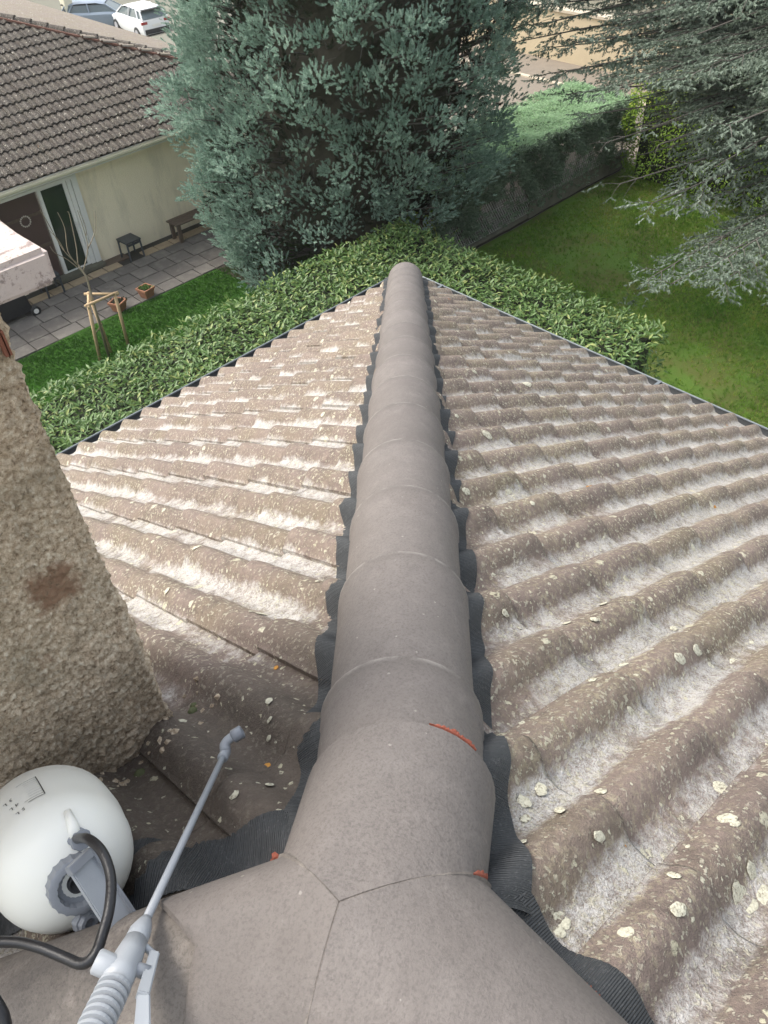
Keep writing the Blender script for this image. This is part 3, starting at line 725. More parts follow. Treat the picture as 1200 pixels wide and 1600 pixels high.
# ------------------------------------------------------------------ sprayer on the roof
spr = empty('pump_sprayer', (-.227, .44, -.26), label='white round pressure sprayer tank with grey cap and black hose lying by the chimney', cat='sprayer')
BC = Vector((-.227, .423, -.160)); BR = .093
ax = (Vector((-.229, .330, -.098))-BC).normalized()
prof_t = [(BR*math.sin(a), BR*math.cos(a)) for a in [R(72-8*k) for k in range(10)]]+[(-.02, .0952), (-.04, .0975), (-.07, .098), (-.10, .098), (-.125, .090), (-.14, .07), (-.145, .01)]
MB().lathe(BC, ax, prof_t, 48).build('tank', M['tank'], spr, True)
cap0 = BC+ax*(BR*.93)
cp = MB().lathe(cap0, ax, [(-.004, .030), (-.004, .037), (.014, .036), (.016, .033), (.016, .026), (.004, .024), (-.001, .010), (-.001, .001)], 60, (20, .025)).build('cap', M['grey_pl2'], spr, True)
cp.data.set_sharp_from_angle(angle=R(40))
MB().lathe(cap0, ax, [(-.002, .013), (.007, .012), (.008, .009), (.003, .008), (.003, .001)], 20).build('valve_ring', M['black'], cp, True)
# pump handle: wide grey paddle crossing in front of the cap
h0, h1 = Vector((-.212, .3385, -.046)), Vector((-.2165, .250, -.132))
side = ax.cross((h1-h0).normalized()).normalized(); dh = (h1-h0).normalized()
def slab(name, a, b, wa, wb, th, mat, parent, nrm_, bev=.0015):
    d = (b-a).normalized(); sd_ = d.cross(nrm_).normalized(); nn = sd_.cross(d)
    vs = [a-sd_*wa, a+sd_*wa, b+sd_*wb, b-sd_*wb]; vs = [v-nn*th/2 for v in vs]+[v+nn*th/2 for v in vs]
    return MB().add(vs, [(3, 2, 1, 0), (4, 5, 6, 7), (0, 1, 5, 4), (1, 2, 6, 5), (2, 3, 7, 6), (3, 0, 4, 7)]).build(name, mat, parent, bevel=bev)
side_n = (ax+side*.55).normalized()
ph_ = slab('pump_handle', h0, h1, .017, .019, .008, M['grey_pl'], spr, side_n)
sd2 = dh.cross(side_n).normalized()
slab('handle_rib', h0-sd2*.018+ax*.003, h1-sd2*.019+ax*.002, .0022, .0022, .016, M['grey_pl2'], ph_, side_n, .0008)
slab('handle_rib', h0+ax*.004-dh*.001, h0+dh*.010+ax*.004, .0175, .0175, .012, M['grey_pl2'], ph_, side_n, .0008)
for nm_, P_, r_, ax2 in (('hose_port', Vector((-.1985, .3800, -.0850)), .0135, (Vector((-.19, .34, -.035))-Vector((-.1985, .3850, -.085)))), ('safety_valve', Vector((-.2460, .3250, -.1600)), .0135, Vector((.03, -.12, .05)))):
    a2 = ax2.normalized()
    po = MB().lathe(P_-a2*.008, a2, [(0, r_*1.15), (.010, r_*1.1), (.011, r_*.95), (.017, r_*.85), (.018, r_*.55)]+([(.012, r_*.5), (.012, .001)] if nm_ == 'safety_valve' else [(.019, .001)]), 32, (8, .05)).build(nm_, M['grey_pl2'], spr, True)
    po.data.set_sharp_from_angle(angle=R(40))
lug = MB()
for a_, b_, w0, w1 in ((Vector((-.190, .4200, -.073)), Vector((-.1995, .3850, -.082)), .0045, .010), (Vector((-.2480, .3330, -.170)), Vector((-.2530, .3060, -.185)), .010, .005)):
    MB().tube([a_, a_.lerp(b_, .5)+ax*.003, b_], [w0, (w0+w1)/2, w1], 10).build('mounting_lug', M['tank'], spr, True)
hose = [[-.2001, .3800, -.0770], [-.1904, .344, -.0373], [-0.187, 0.3097, -0.0255], [-0.1951, 0.2778, -0.0267], [-0.2143, 0.2484, -0.0266], [-0.2352, 0.2316, -0.0323], [-0.2524, 0.2188, -0.0322], [-0.2675, 0.224, -0.0386], [-0.2787, 0.2467, -0.0432], [-0.2941, 0.2778, -0.0443], [-0.3128, 0.3068, -0.0493], [-0.341, 0.3302, -0.0506], [-0.3769, 0.322, -0.0385], [-0.3994, 0.2732, -0.0338], [-0.3868, 0.2205, -0.0225], [-0.3562, 0.2026, -0.001], [-0.3454, 0.2109, 0.0127], [-0.3428, 0.2272, 0.027]]
MB().tube(crv(hose, 6), .0062, 12).build('hose', M['rubber'], spr, True)
# scale printed on the tank barrel: a frame line, ticks and figures
a_t = ax.cross(Vector((0, 0, 1))).normalized(); b_t = ax.cross(a_t)
def barrel(d, th, lift=.0008):
    r_ = float(np.interp(-d, [-.02, 0, .02, .04, .10], [.0908, .093, .0952, .0975, .098]))+lift
    return BC+ax*d+(a_t*math.cos(th)+b_t*math.sin(th))*r_
mk = MB()
def ln(d0, t0, d1, t1, w_=.0011, n_=6):
    pts = [barrel(d0+(d1-d0)*k/n_, t0+(t1-t0)*k/n_) for k in range(n_+1)]; vs = []
    for i, p_ in enumerate(pts):
        tt = (pts[min(i+1, n_)]-pts[max(i-1, 0)]).normalized(); s_ = tt.cross((p_-BC).normalized())*w_/2; vs += [p_-s_, p_+s_]
    mk.add(vs, [(2*i, 2*i+1, 2*i+3, 2*i+2) for i in range(n_)])
ln(-.066, 4.42, .0, 4.42, .0015); ln(.0, 4.42, .0, 4.66, .0015)
for k in range(9): ln(-.006-.0072*k, 4.43, -.006-.0072*k, 4.62 if k % 4 else 4.70, .0009)
ink = mk.build('scale_print', M['ink'], spr)
def text_on_tank(s_, d, th, size):
    cu_ = bpy.data.curves.new('figures', 'FONT'); cu_.body = s_; cu_.size = size; cu_.align_x = 'CENTER'; cu_.resolution_u = 1
    o = bpy.data.objects.new('figures', cu_); COL.objects.link(o); dg = bpy.context.evaluated_depsgraph_get()
    me = bpy.data.meshes.new_from_object(o.evaluated_get(dg)); bpy.data.objects.remove(o)
    sg = 1 if (barrel(d, th+.1)-barrel(d, th)).cross(ax).dot(barrel(d, th)-BC) > 0 else -1
    for v in me.vertices: v.co = barrel(d+v.co.y, th+sg*v.co.x/.096)
    link('figures', me, M['ink'], ink)
for s_, d, th in (('5 L', .004, 4.80), ('4 L', -.018, 4.84), ('3 L', -.040, 4.88)): text_on_tank(s_, d, th, .011)

# lance ---------------------------------------------------------------
lan = empty('spray_lance', (-.2, .24, -.1), label='grey spray lance with ribbed grip and trigger, nozzle resting on a tile roll', cat='spray lance')
A = Vector((.037, .435, -.240)); Bp = Vector((-.295, .115, .047)); dL = (Bp-A).normalized(); LL = (Bp-A).length
def along(s): return A+dL*s
MB().tube([along(0), along(.385)], [.0048, .0052], 14).build('lance_tube', M['grey_pl'], lan, True)
nz_ = MB().tube(crv([along(.012), along(-.006), Vector((.050, .447, -.235)), Vector((.066, .443, -.228))], 4), [.0085]*4+[.009]*4+[.0075]*4+[.0068], 14).build('elbow', M['grey_pl'], lan, True)
MB().lathe((.062, .4440, -.230), (.85, -.3, .25), [(0, .0085), (.002, .0105), (.018, .0102), (.019, .006), (.017, .004)], 20, (10, .04)).build('nozzle', M['grey_pl2'], lan, True)
gr = MB(); g0 = .372
gr.lathe(along(g0), dL, [(0, .0055), (.008, .0085), (.020, .012), (.040, .0125), (.042, .010)], 24, (12, .03))
gr.build('lance_nut', M['grey_pl'], lan, True)
camdir = (CAM-along(.44)).normalized(); sx = dL.cross(camdir).normalized()
body = MB()
body.tube([along(.408), along(.43), along(.452), along(.47)], [.013, .0155, .0165, .0165], 16)
body.build('valve_body', M['grey_pl'], lan, True)
gb = MB().tube([along(.465), along(LL+.02)], .0135, 14).build('grip', M['grey_pl2'], lan, True)
for k in range(13):
    s = .472+k*.0095
    MB().lathe(along(s), dL, [(0, .0135), (.0005, .0175), (.0042, .0175), (.0047, .0135)], 22).build('grip_rib', M['grey_pl'], gb)
for sg in (0, 1): MB().box(along(.53)+camdir*.0165+sx*(-.001+.0 * sg), (.13, .004, .004), M=Matrix((dL, sx, camdir)).transposed()).build('grip_spine', M['grey_pl'], gb) if sg == 0 else None
# knurled knob to the left and trigger to the right
MB().lathe(along(.452)+sx*(.006), sx, [(0, .012), (.002, .0125), (.022, .0125), (.024, .010), (.024, .001)], 32, (14, .04)).build('locking_knob', M['grey_pl'], lan, True)
if True:
    t0 = along(.415)-sx*.024+camdir*.004; t1 = along(.470)-sx*.030+camdir*.016; t2 = along(.505)-sx*.043+camdir*.012
    tg = slab('trigger', t0, t1, .0055, .0065, .012, M['grey_pl'], lan, camdir)
    slab('trigger_tail', t1-dL*.004, t2, .0065, .008, .007, M['grey_pl'], tg, camdir)
    MB().tube([along(.443), t0.lerp(t1, .45)], .0075, 12).build('trigger_pin', M['grey_pl2'], tg, True)
    MB().tube([along(.405), t0], .004, 8).build('trigger_arm', M['grey_pl'], tg, True)

# ------------------------------------------------------------------ ground
def ground_z(x, y):
    f = min(1, max(0, (y-25)/26)); f = f*f*(3-2*f); return -8.0-3.4*f
def sheet(name, x0, x1, y0, y1, nx, ny, zf, mat, kind='structure', nz=0):
    vs = [(x0+(x1-x0)*i/nx, y0+(y1-y0)*j/ny, zf(x0+(x1-x0)*i/nx, y0+(y1-y0)*j/ny)) for j in range(ny+1) for i in range(nx+1)]
    fs = [(j*(nx+1)+i, j*(nx+1)+i+1, (j+1)*(nx+1)+i+1, (j+1)*(nx+1)+i) for j in range(ny) for i in range(nx)]
    o = MB().add(vs, fs).build(name, M[mat], None, True); return tag(o, kind=kind)
sheet('ground', -150, 250, -120, 280, 100, 100, lambda x, y: ground_z(x, y)-.03, 'far_ground')
def lz(x, y): return -8+.035*noise.noise(Vector((x*.7, y*.7, 0)))
sheet('left_lawn', -4, 13.5, 11.2, 15.12, 60, 20, lambda x, y: lz(x, y)+.01, 'lawn_l')
sheet('right_lawn', 3.8, 22.4, -6, 11.2, 80, 70, lambda x, y: lz(x, y), 'lawn_r')
sheet('bare_soil', 8.9, 21, 11.2, 15.3, 40, 14, lambda x, y: lz(x, y)+.02+.02*noise.noise(Vector((x*3, y*3, 1))), 'soil')
sheet('path', 19.6, 23.6, 9, 27, 4, 10, lambda x, y: -7.965, 'asphalt')
sheet('road', 26.0, 31, -6, 26, 4, 10, lambda x, y: -8.02+.0, 'asphalt')
o = MB().box((23.7, 10, -8.0), (.2, 32, .16)).build('kerb', M['kerb'], None, bevel=.01); tag(o, kind='structure')
o = sheet('pavement', 23.8, 25.6, -6, 26, 2, 4, lambda x, y: -7.93, 'asphalt')

TVg = np.array([(-.12, 0, 0), (.12, 0, 0), (.05, .15, 1), (-.3, .1, 0), (-.1, .1, 0), (-.45, 0, .8), (.2, -.1, 0), (.35, .05, 0), (.6, -.2, .75)], float); TFg = np.array([(0, 1, 2), (3, 4, 5), (6, 7, 8)])
def grass(name, x0, x1, y0, y1, n_, size, mat, dens=None):
    x = rng.uniform(x0, x1, n_); y = rng.uniform(y0, y1, n_)
    if dens is not None:
        k = dens(x, y) > rng.random(n_); x, y = x[k], y[k]
    n_ = len(x); z = np.full(n_, -7.99)
    P = np.stack([x, y, z], 1); Z = np.stack([rng.normal(0, .3, n_), rng.normal(0, .3, n_), np.ones(n_)], 1)
    tint = np.clip(.45+.38*np.sin(x*1.7+np.sin(y*1.7)*2)*np.sin(y*1.3+np.sin(x*.9)*2)+rng.normal(0, .25, n_), 0, 1)
    V, F, t_ = scatter(TVg, TFg, P, Z, size*rng.uniform(.6, 1.3, n_), tint=tint)
    return tag(link(name, np_mesh(name, V, F, t_), M[mat]), kind='stuff')
tag(grass('grass', 2.0, 13.4, 11.2, 15.05, 60000, .05, 'blade_l'), 'short bright green lawn grass between the patio and the laurel hedge', 'grass')
tag(grass('grass', 9.5, 20, 1.0, 11.0, 90000, .065, 'blade_r', lambda x, y: .55+.45*np.sin(x*1.1+1)*np.sin(y*.9)), 'mossy uneven lawn grass behind the hedge on the right', 'grass')

# ------------------------------------------------------------------ laurel hedge round the corner
def hedge_leaves(boxes, dens_top, dens_side, size, zt, TL, wave=.10, zb=-8.0, updown=(.55, .25)):
    out = []
    for (x0, x1, y0, y1) in boxes:
        n_ = int((x1-x0)*(y1-y0)*dens_top); x = rng.uniform(x0, x1, n_); y = rng.uniform(y0, y1, n_)
        w_ = np.array([noise.noise(Vector((a*1.1, b*1.1, 3)))*wave+noise.noise(Vector((a*3.3, b*3.3, 8)))*wave*.6 for a, b in zip(x, y)])
        z = zt+w_-rng.random(n_)**1.5*.16
        az = rng.uniform(0, 2*math.pi, n_); Z = np.stack([np.cos(az), np.sin(az), rng.normal(updown[0], updown[1], n_)], 1)
        X = np.cross(np.tile([0, 0, 1.], (n_, 1)), Z)+rng.normal(0, .35, (n_, 3))
        out.append((np.stack([x, y, z], 1), Z, X, rng.uniform(.75, 1.2, n_)*size))
        for (ax_, c, nd) in ((0, x0, -1), (0, x1, 1), (1, y0, -1), (1, y1, 1)):
            L = (y1-y0) if ax_ == 0 else (x1-x0); n2 = int(L*(zt-zb)*dens_side)
            s = rng.uniform(y0 if ax_ == 0 else x0, y1 if ax_ == 0 else x1, n2); z = rng.uniform(zb+.1, zt, n2)
            d = c+nd*(rng.normal(0, .04, n2)-.02)
            P = np.stack([d, s, z], 1) if ax_ == 0 else np.stack([s, d, z], 1)
            az = rng.uniform(0, 2*math.pi, n2); nv = np.zeros((n2, 3)); nv[:, ax_] = nd*.7
            Z = np.stack([np.cos(az)*.6, np.sin(az)*.6, rng.normal(.1, .5, n2)], 1)+nv
            Xs = np.cross(nv+np.array([0, 0, .5]), Z)
            out.append((P, Z, Xs, rng.uniform(.75, 1.2, n2)*size))
    P, Z, X, S = [np.concatenate(q) for q in zip(*out)]
    return P, Z, X, S
lau = empty('laurel_hedge', (6, 10, -8), label='clipped broad-leaved laurel hedge wrapping round the corner beyond the gutters', cat='hedge')
HB = [(-1, 9.15, 8.9, 10.95), (8.8, 10.65, 4.85, 10.9)]
P_, Z_, X_, S_ = hedge_leaves(HB, 700, 150, .108, -6.2, None)
TL = t_leaf()
dist = np.linalg.norm(P_-np.array(CAM), axis=1); vis = (P_[:, 2] > -6.36) & (P_[:, 1] > 4.9) & (P_[:, 0] > 2.3) & ((P_[:, 1] > 9.3) | (P_[:, 0] > 9.3))
near = np.argsort(np.where(vis, dist, 99))[:220]; mask = np.ones(len(P_), bool); mask[near] = False
V, F, t_ = scatter(*TL, P_[mask], Z_[mask], S_[mask], X_[mask]); o = link('foliage', np_mesh('foliage', V, F, t_), M['laurel'], lau); tag(o, kind='stuff')
leafmes = []
for k in range(5):
    me = np_mesh('leaf', TL[0], TL[1], np.full(len(TL[0]), .15+.17*k)); me.materials.append(M['laurel']); leafmes.append(me)
inv = wm(lau).inverted()
for i in near:
    z = Vector(Z_[i]).normalized(); x = Vector(X_[i]); x = (x-z*x.dot(z)).normalized(); y = z.cross(x); s = S_[i]
    m4 = Matrix((x*s, y*s, z*s)).transposed().to_4x4(); m4.translation = Vector(P_[i])
    o = bpy.data.objects.new('leaf', leafmes[i % 5]); COL.objects.link(o); o.parent = lau; o.matrix_parent_inverse = inv; o.matrix_basis = m4
mb = MB(); mb.box((4.05, 9.9, -7.2), (10.0, 1.75, 1.72)); mb.box((9.72, 7.9, -7.2), (1.5, 5.75, 1.7)); mb.build('stems', M['laurel_core'], lau)

# ------------------------------------------------------------------ big blue conifer
con = empty('conifer_tree', (11.3, 13.6, -8), label='big dense blue-green conifer with tufted sprays standing behind the hedge corner', cat='tree')
RIGHT = np.array([.712, -.70, 0.]); BACK = np.array([.67, .74, 0.])
mb = MB(); mb.tube([(11.35, 13.55, -8.1), (11.3, 13.6, -7), (11.5, 13.4, -4), (11.7, 13.2, 0), (11.8, 13.1, 3)], [.36, .28, .24, .16, .03], 12)
mb.tube([(11.1, 13.8, -7.6), (10.6, 14.2, -5.5), (10.2, 14.5, -3), (10.1, 14.6, .5)], [.2, .17, .12, .03], 8)
mb.tube([(11.5, 13.4, -7.4), (12.2, 12.8, -5.5), (12.9, 12.1, -3), (13.2, 11.9, .2)], [.18, .15, .1, .03], 8)
mb.build('trunk', M['bark'], con, True)
def crown(z):
    """centre and radius of the crown at height z"""
    c = np.array([11.3, 13.6])[None]+np.outer(np.clip((z+7)/4.5, 0, 1)*.95, RIGHT[:2])
    r_ = np.interp(z, [-8, -7, -5.5, -3, -.5, 1.5, 3.4], [2.4, 2.65, 2.95, 3.42, 3.2, 2.0, .3]); return c, r_
def sprays(n_cl, per, rr_, size, seed, zlo=-7.9, zhi=3.2, out_w=.55, cl=.26):
    g = np.random.default_rng(seed); m_ = int(n_cl*1.35); i_ = np.arange(m_); th = (2*math.pi*((i_*.6180339)%1)+g.normal(0, .12, m_)) % (2*math.pi); z = zlo+(zhi-zlo)*((i_+.5)/m_)+g.normal(0, .12, m_); pm_ = g.permutation(m_); th, z = th[pm_], z[pm_]
    od = np.stack([np.cos(th), np.sin(th), 0*th], 1); leftness = od@(-RIGHT); face = od@(-BACK)
    keep = (z > np.where(leftness > .25, -7.8, -6.55)) & ((face > -.35) | (g.random(len(th)) < .25))
    th, z, od, leftness = [q[keep][:n_cl] for q in (th, z, od, leftness)]
    c, r_ = crown(z); bump = 1+.09*np.sin(3*th+z*1.3)+.05*np.sin(7*th-2.1*z)
    rr = r_*bump*g.uniform(*rr_, len(th))
    C = np.concatenate([c, z[:, None]], 1)+od*rr[:, None]
    aim = nrm(od+np.array([0, 0, .35])+g.normal(0, .25, (len(th), 3)))
    N = len(th)*per; Ci = np.repeat(C, per, 0); Ai = np.repeat(aim, per, 0)
    off = nrm(g.normal(size=(N, 3)))*(g.random((N, 1))**.45)
    sz = np.repeat(g.uniform(.65, 1.25, len(th)), per)
    rel = off*cl*sz[:, None]; rel[:, 2] *= .62
    ext = np.sum(rel*Ai, 1, keepdims=True)
    P = Ci+rel+Ai*np.abs(ext)*.55
    D = nrm(Ai*out_w+off*.75+np.array([0, 0, .45])+g.normal(0, .15, (N, 3)))
    tint = np.clip(np.repeat(g.uniform(.1, .75, len(th)), per)+g.normal(0, .18, N), 0, 1)
    return P, D, size*g.uniform(.7, 1.3, N), tint, C, aim
TP1, TP2, TP3 = t_plume(20, 1, .42, .10, .8), t_plume(20, 5, .45, .09, .65), t_plume(10, 6, .6, .15, .9)
parts = []
P, D, S, tt, C1, A1 = sprays(700, 46, (.94, 1.05), .120, 11, cl=.29); parts.append(scatter(*TP1, P, D, S, tint=tt))
lf = []
P, D, S, tt, C2, A2 = sprays(560, 22, (.80, .94), .13, 12, cl=.34); parts.append(scatter(*TP2, P, D, S, tint=tt*.7))
V, F, t_ = join_np(parts); tag(link('foliage', np_mesh('foliage', V, F, t_), M['blue_conifer'], con), kind='stuff')
# left side and foot of the tree are closed and dense
g = np.random.default_rng(5); n_ = 9500; th = math.atan2(-RIGHT[1], -RIGHT[0])+g.normal(-.02, .52, n_); z = g.uniform(-7.95, .5, n_)
c, r_ = crown(z); od = np.stack([np.cos(th), np.sin(th), 0*th], 1)
P = np.concatenate([c, z[:, None]], 1)+od*(r_*(1+.05*np.sin(5*th+z*2.2)+.04*np.sin(11*th-z*5))*g.uniform(.88, 1.0, n_))[:, None]
V, F, t_ = scatter(*TP2, P, nrm(od*.6+np.array([0, 0, .8])+g.normal(0, .25, (n_, 3))), .13*g.uniform(.7, 1.3, n_), tint=np.clip(.35+.25*np.sin(th*9+z*3)+g.normal(0, .15, n_), 0, 1))
tag(link('foliage', np_mesh('foliage', V, F, t_), M['blue_conifer'], con), kind='stuff')
parts = []
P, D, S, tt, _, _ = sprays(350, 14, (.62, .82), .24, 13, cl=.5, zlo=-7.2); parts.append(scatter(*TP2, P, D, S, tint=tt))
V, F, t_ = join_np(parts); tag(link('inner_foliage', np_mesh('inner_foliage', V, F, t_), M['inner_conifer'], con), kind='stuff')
mb = MB()
for Cq, Aq in list(zip(C1, A1))[:380]+list(zip(C2, A2))[:160]:
    tr = np.array([11.45, 13.45, Cq[2]-.5*np.hypot(Cq[0]-11.4, Cq[1]-13.5)*.55]); q = Cq-Aq*.25
    mid = (tr+q)/2+np.array([0, 0, -.12]); mb.tube([tr, mid, q, Cq+Aq*.1], [.035, .022, .012, .005], 4, False)
g = np.random.default_rng(8)
for k in range(260):     # bare hanging twigs inside
    th = g.uniform(0, 6.28); z = g.uniform(-7.2, 0); c, r_ = crown(np.array([z])); p_ = np.array([c[0][0]+math.cos(th)*r_[0]*.8, c[0][1]+math.sin(th)*r_[0]*.8, z])
    q = p_+g.normal(0, .35, 3)+np.array([0, 0, -.2]); mb.tube([p_, (p_+q)/2+g.normal(0, .05, 3), q], [.009, .006, .003], 3, False)
tag(mb.build('branches', M['bark_grey'], con), kind='stuff')

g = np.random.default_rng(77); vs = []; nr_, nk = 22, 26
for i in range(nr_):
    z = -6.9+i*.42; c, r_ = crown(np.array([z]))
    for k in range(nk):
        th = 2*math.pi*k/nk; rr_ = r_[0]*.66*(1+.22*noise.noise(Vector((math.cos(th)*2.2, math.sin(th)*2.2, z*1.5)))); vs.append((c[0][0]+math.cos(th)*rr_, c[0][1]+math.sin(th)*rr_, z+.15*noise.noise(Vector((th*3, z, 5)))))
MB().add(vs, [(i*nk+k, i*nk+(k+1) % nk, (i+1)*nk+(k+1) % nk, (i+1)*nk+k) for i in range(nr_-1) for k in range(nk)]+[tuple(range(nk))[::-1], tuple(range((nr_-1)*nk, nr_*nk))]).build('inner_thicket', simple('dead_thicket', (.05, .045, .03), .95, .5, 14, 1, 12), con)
# strap-leaved clump under the tree
ir = empty('iris_clump', (12.7, 12.6, -8), label='clump of green strap leaves in the shade under the blue conifer', cat='plant')
g = np.random.default_rng(3)
for k in range(4):
    n_ = 60; P = np.stack([13.0+g.normal(0, .5, n_)+.3*k, 13.1+g.normal(0, .45, n_), np.full(n_, -7.98)], 1)
    Z = np.stack([g.normal(0, .35, n_), g.normal(0, .35, n_), np.ones(n_)], 1)
    V, F, t_ = scatter(*t_leaf(.07, .25), P, Z, g.uniform(.45, .8, n_))
    tag(link('leaves', np_mesh('leaves', V, F, t_), M['yellow_laurel'], ir), kind='stuff')

# ------------------------------------------------------------------ trimmed blue-green hedge and chain-link fence
hh = empty('trimmed_hedge', (16, 12, -8), label='flat-topped blue-green conifer hedge between the fence and the path', cat='hedge')
def hed(n_top, n_side, seed):
    g = np.random.default_rng(seed); x = g.uniform(12.0, 19.3, n_top); y = g.uniform(11.15, 13.2, n_top); zt = -6.2+.03*np.sin(x*5)+.03*np.sin(y*7+x*3)
    P1 = np.stack([x, y, zt-g.random(n_top)*.07], 1); D1 = nrm(np.stack([g.normal(0, 1, n_top), g.normal(0, 1, n_top), g.uniform(.1, .9, n_top)], 1))
    out = [scatter(*TP3, P1, D1, .085*g.uniform(.7, 1.2, n_top), tint=g.uniform(.3, 1, n_top))]
    V, F, t_ = join_np(out); tag(link('foliage', np_mesh('foliage', V, F, t_), M['hedge_conifer'], hh), kind='stuff')
    x = g.uniform(12, 19.4, n_side); z = g.uniform(-7.8, -6.2, n_side); k = (z > -7.15+.3*np.sin(x*2.3)+.15*np.sin(x*6.1)) | (g.random(n_side) < .10); x, z = x[k], z[k]; m_ = len(x)
    fr = g.random(m_) < .8; y = np.where(fr, 11.12+.07*np.sin(x*6+z*5)+g.random(m_)*.18, 13.2); 
    en = g.random(m_) < .12; x = np.where(en, 19.35-.05*g.random(m_), x); y = np.where(en, g.uniform(11.1, 13.2, m_), y)
    P2 = np.stack([x, y, z], 1); D2 = nrm(np.stack([g.normal(0, .4, m_), -np.ones(m_)*.8, g.normal(.5, .4, m_)], 1))
    V, F, t_ = scatter(*TP3, P2, D2, .13*g.uniform(.7, 1.3, m_), tint=g.random(m_)); tag(link('side_foliage', np_mesh('side_foliage', V, F, t_), M['hedge_side_shaded'], hh), kind='stuff')
    mb = MB()
    for k in range(11):
        xx = 12.4+.66*k; mb.tube([(xx, 12, -8.05), (xx+g.normal(0, .1), 12+g.normal(0, .1), -7.2), (xx+g.normal(0, .2), 12+g.normal(0, .2), -6.4)], [.07, .055, .03], 6)
        for j in range(6):
            z0 = g.uniform(-7.4, -6.5); q = (xx+g.normal(0, .4), 11.3+g.normal(0, .1), z0+.3); mb.tube([(xx, 12, z0), q], [.02, .008], 4)
    mb.build('stems', M['bark'], hh, True)
hed(16000, 13000, 4)
mb = MB(); mb.box((15.7, 12.4, -6.6), (7.0, 1.2, .55)); mb.build('core', M['laurel_core'], hh)

fe = empty('chain_link_fence', (12.4, 11.3, -8), label='rusty chain-link fence on a low concrete wall in front of the trimmed hedge', cat='fence')
mb = MB(); mb.box((17.5, 11.32, -7.82), (4.2, .16, .42)); mb.build('base_wall', M['conc'], fe, bevel=.015)
mb = MB(); mb.box((13.6, 11.32, -7.97), (3.7, .10, .10)); mb.build('base_wall', M['conc'], fe, bevel=.01)
for x in (12.0, 14.0, 15.7, 17.6, 19.3): MB().tube([(x, 11.3, -8.05), (x, 11.3, -6.72)], .022, 8).build('post', M['conc'], fe)
MB().tube([(13.2, 11.28, -7.9), (14.0, 11.28, -7.0)], .014, 6).build('brace', M['conc'], fe)
mb = MB(); x = 11.8; z0, z1 = -7.85, -6.8; H_ = z1-z0
while x < 19.6:
    for sg in (1, -1):
        a = Vector((x, 11.27+.002*sg, z0)); b = Vector((x+sg*H_*.62, 11.27+.002*sg, z1)); mb.tube([a, b], .006, 3, False)
    x += .075
for z in (z0, (z0+z1)/2, z1): mb.tube([(11.8, 11.27, z), (19.6, 11.27, z)], .005, 4, False)
tag(mb.build('wire_mesh', M['wire'], fe), kind='stuff')

# ------------------------------------------------------------------ yellow-green laurel behind right lawn
yl = empty('golden_laurel_hedge', (19.5, 8, -8), label='tall yellow-green broad-leaved hedge at the back of the right lawn', cat='hedge')
P_, Z_, X_, S_ = hedge_leaves([(18.6, 20.6, 1.5, 10.85)], 420, 420, .085, -5.75, None, wave=.3)
k = (P_[:, 0] < 19.6) | (P_[:, 2] > -6.2); P_, Z_, X_, S_ = P_[k], Z_[k], X_[k], S_[k]
P_[:, 0] += np.where(P_[:, 2] < -6, .12*np.sin(P_[:, 1]*4+P_[:, 2]*3)+.08*np.sin(P_[:, 2]*7), 0)
tt = np.clip((P_[:, 2]+8)/2.3*.55+rng.normal(.15, .22, len(P_)), 0, 1)
V, F, t_ = scatter(*t_leaf_lo(), P_, Z_, S_, X_, tint=tt); tag(link('foliage', np_mesh('foliage', V, F, t_), M['yellow_laurel'], yl), kind='stuff')
MB().box((19.75, 6.2, -7.0), (1.5, 8.9, 1.9)).build('stems', M['laurel_core'], yl)

# ------------------------------------------------------------------ blue cedar, trunk outside the frame on the right
ced = empty('blue_cedar', (17.2, 3.4, -8), label='grey-blue cedar with drooping needle branches reaching in from the right', cat='tree')
mb = MB(); mb.tube([(17.2, 3.4, -8.1), (17.2, 3.4, -6), (17.1, 3.5, -2), (17.2, 3.4, 3)], [.34, .28, .2, .03], 10); mb.build('trunk', M['bark_grey'], ced, True)
g = np.random.default_rng(21); limbs = MB(); SP = []; SD = []; SS = []; ST = []
tips = []
def tip(x, y, z): tips.append(np.array([x, y, z]))
for q in ((12.3, 8.9, -2.4), (12.6, 9.3, -3.0), (13.1, 9.4, -3.9), (12.8, 8.6, -3.2), (13.4, 8.6, -2.6), (13.0, 7.8, -3.6), (12.0, 6.9, -4.9), (11.9, 6.2, -5.0), (11.4, 5.1, -5.3), (10.5, 4.9, -5.4), (10.9, 4.3, -5.3), (11.7, 4.2, -4.9), (10.9, 5.5, -5.7), (12.2, 7.4, -4.4), (12.6, 6.5, -4.3), (11.4, 3.6, -4.6), (11.0, 3.3, -5.2), (11.9, 5.3, -4.2), (12.0, 9.6, -2.0), (12.4, 9.9, -2.7), (12.9, 9.9, -3.4), (13.2, 9.0, -4.2), (12.4, 8.2, -2.1), (12.9, 8.2, -4.3), (13.3, 7.3, -4.9), (12.6, 7.4, -2.6), (12.3, 5.8, -5.1), (11.6, 4.7, -5.7), (10.6, 4.4, -5.0), (12.5, 4.6, -4.6), (12.1, 6.7, -3.2), (12.6, 10.2, -2.2), (13.2, 10.4, -3.0), (12.9, 9.5, -1.6), (13.4, 9.8, -2.4), (12.2, 8.9, -1.4), (12.6, 8.6, -3.6), (13.6, 9.6, -3.6), (12.0, 8.2, -1.8), (12.5, 7.9, -2.9), (11.8, 7.3, -3.5)): tip(*q)
for k in range(170):
    z = g.uniform(-4.4, .6); a = g.uniform(R(98), R(180)); L = np.interp(z, [-5, -3, 0, 2], [5.2, 6.3, 5.0, 2.5])*g.uniform(.75, 1.02)
    tip(17.1+math.cos(a)*L, 3.4+math.sin(a)*L, z-.2)
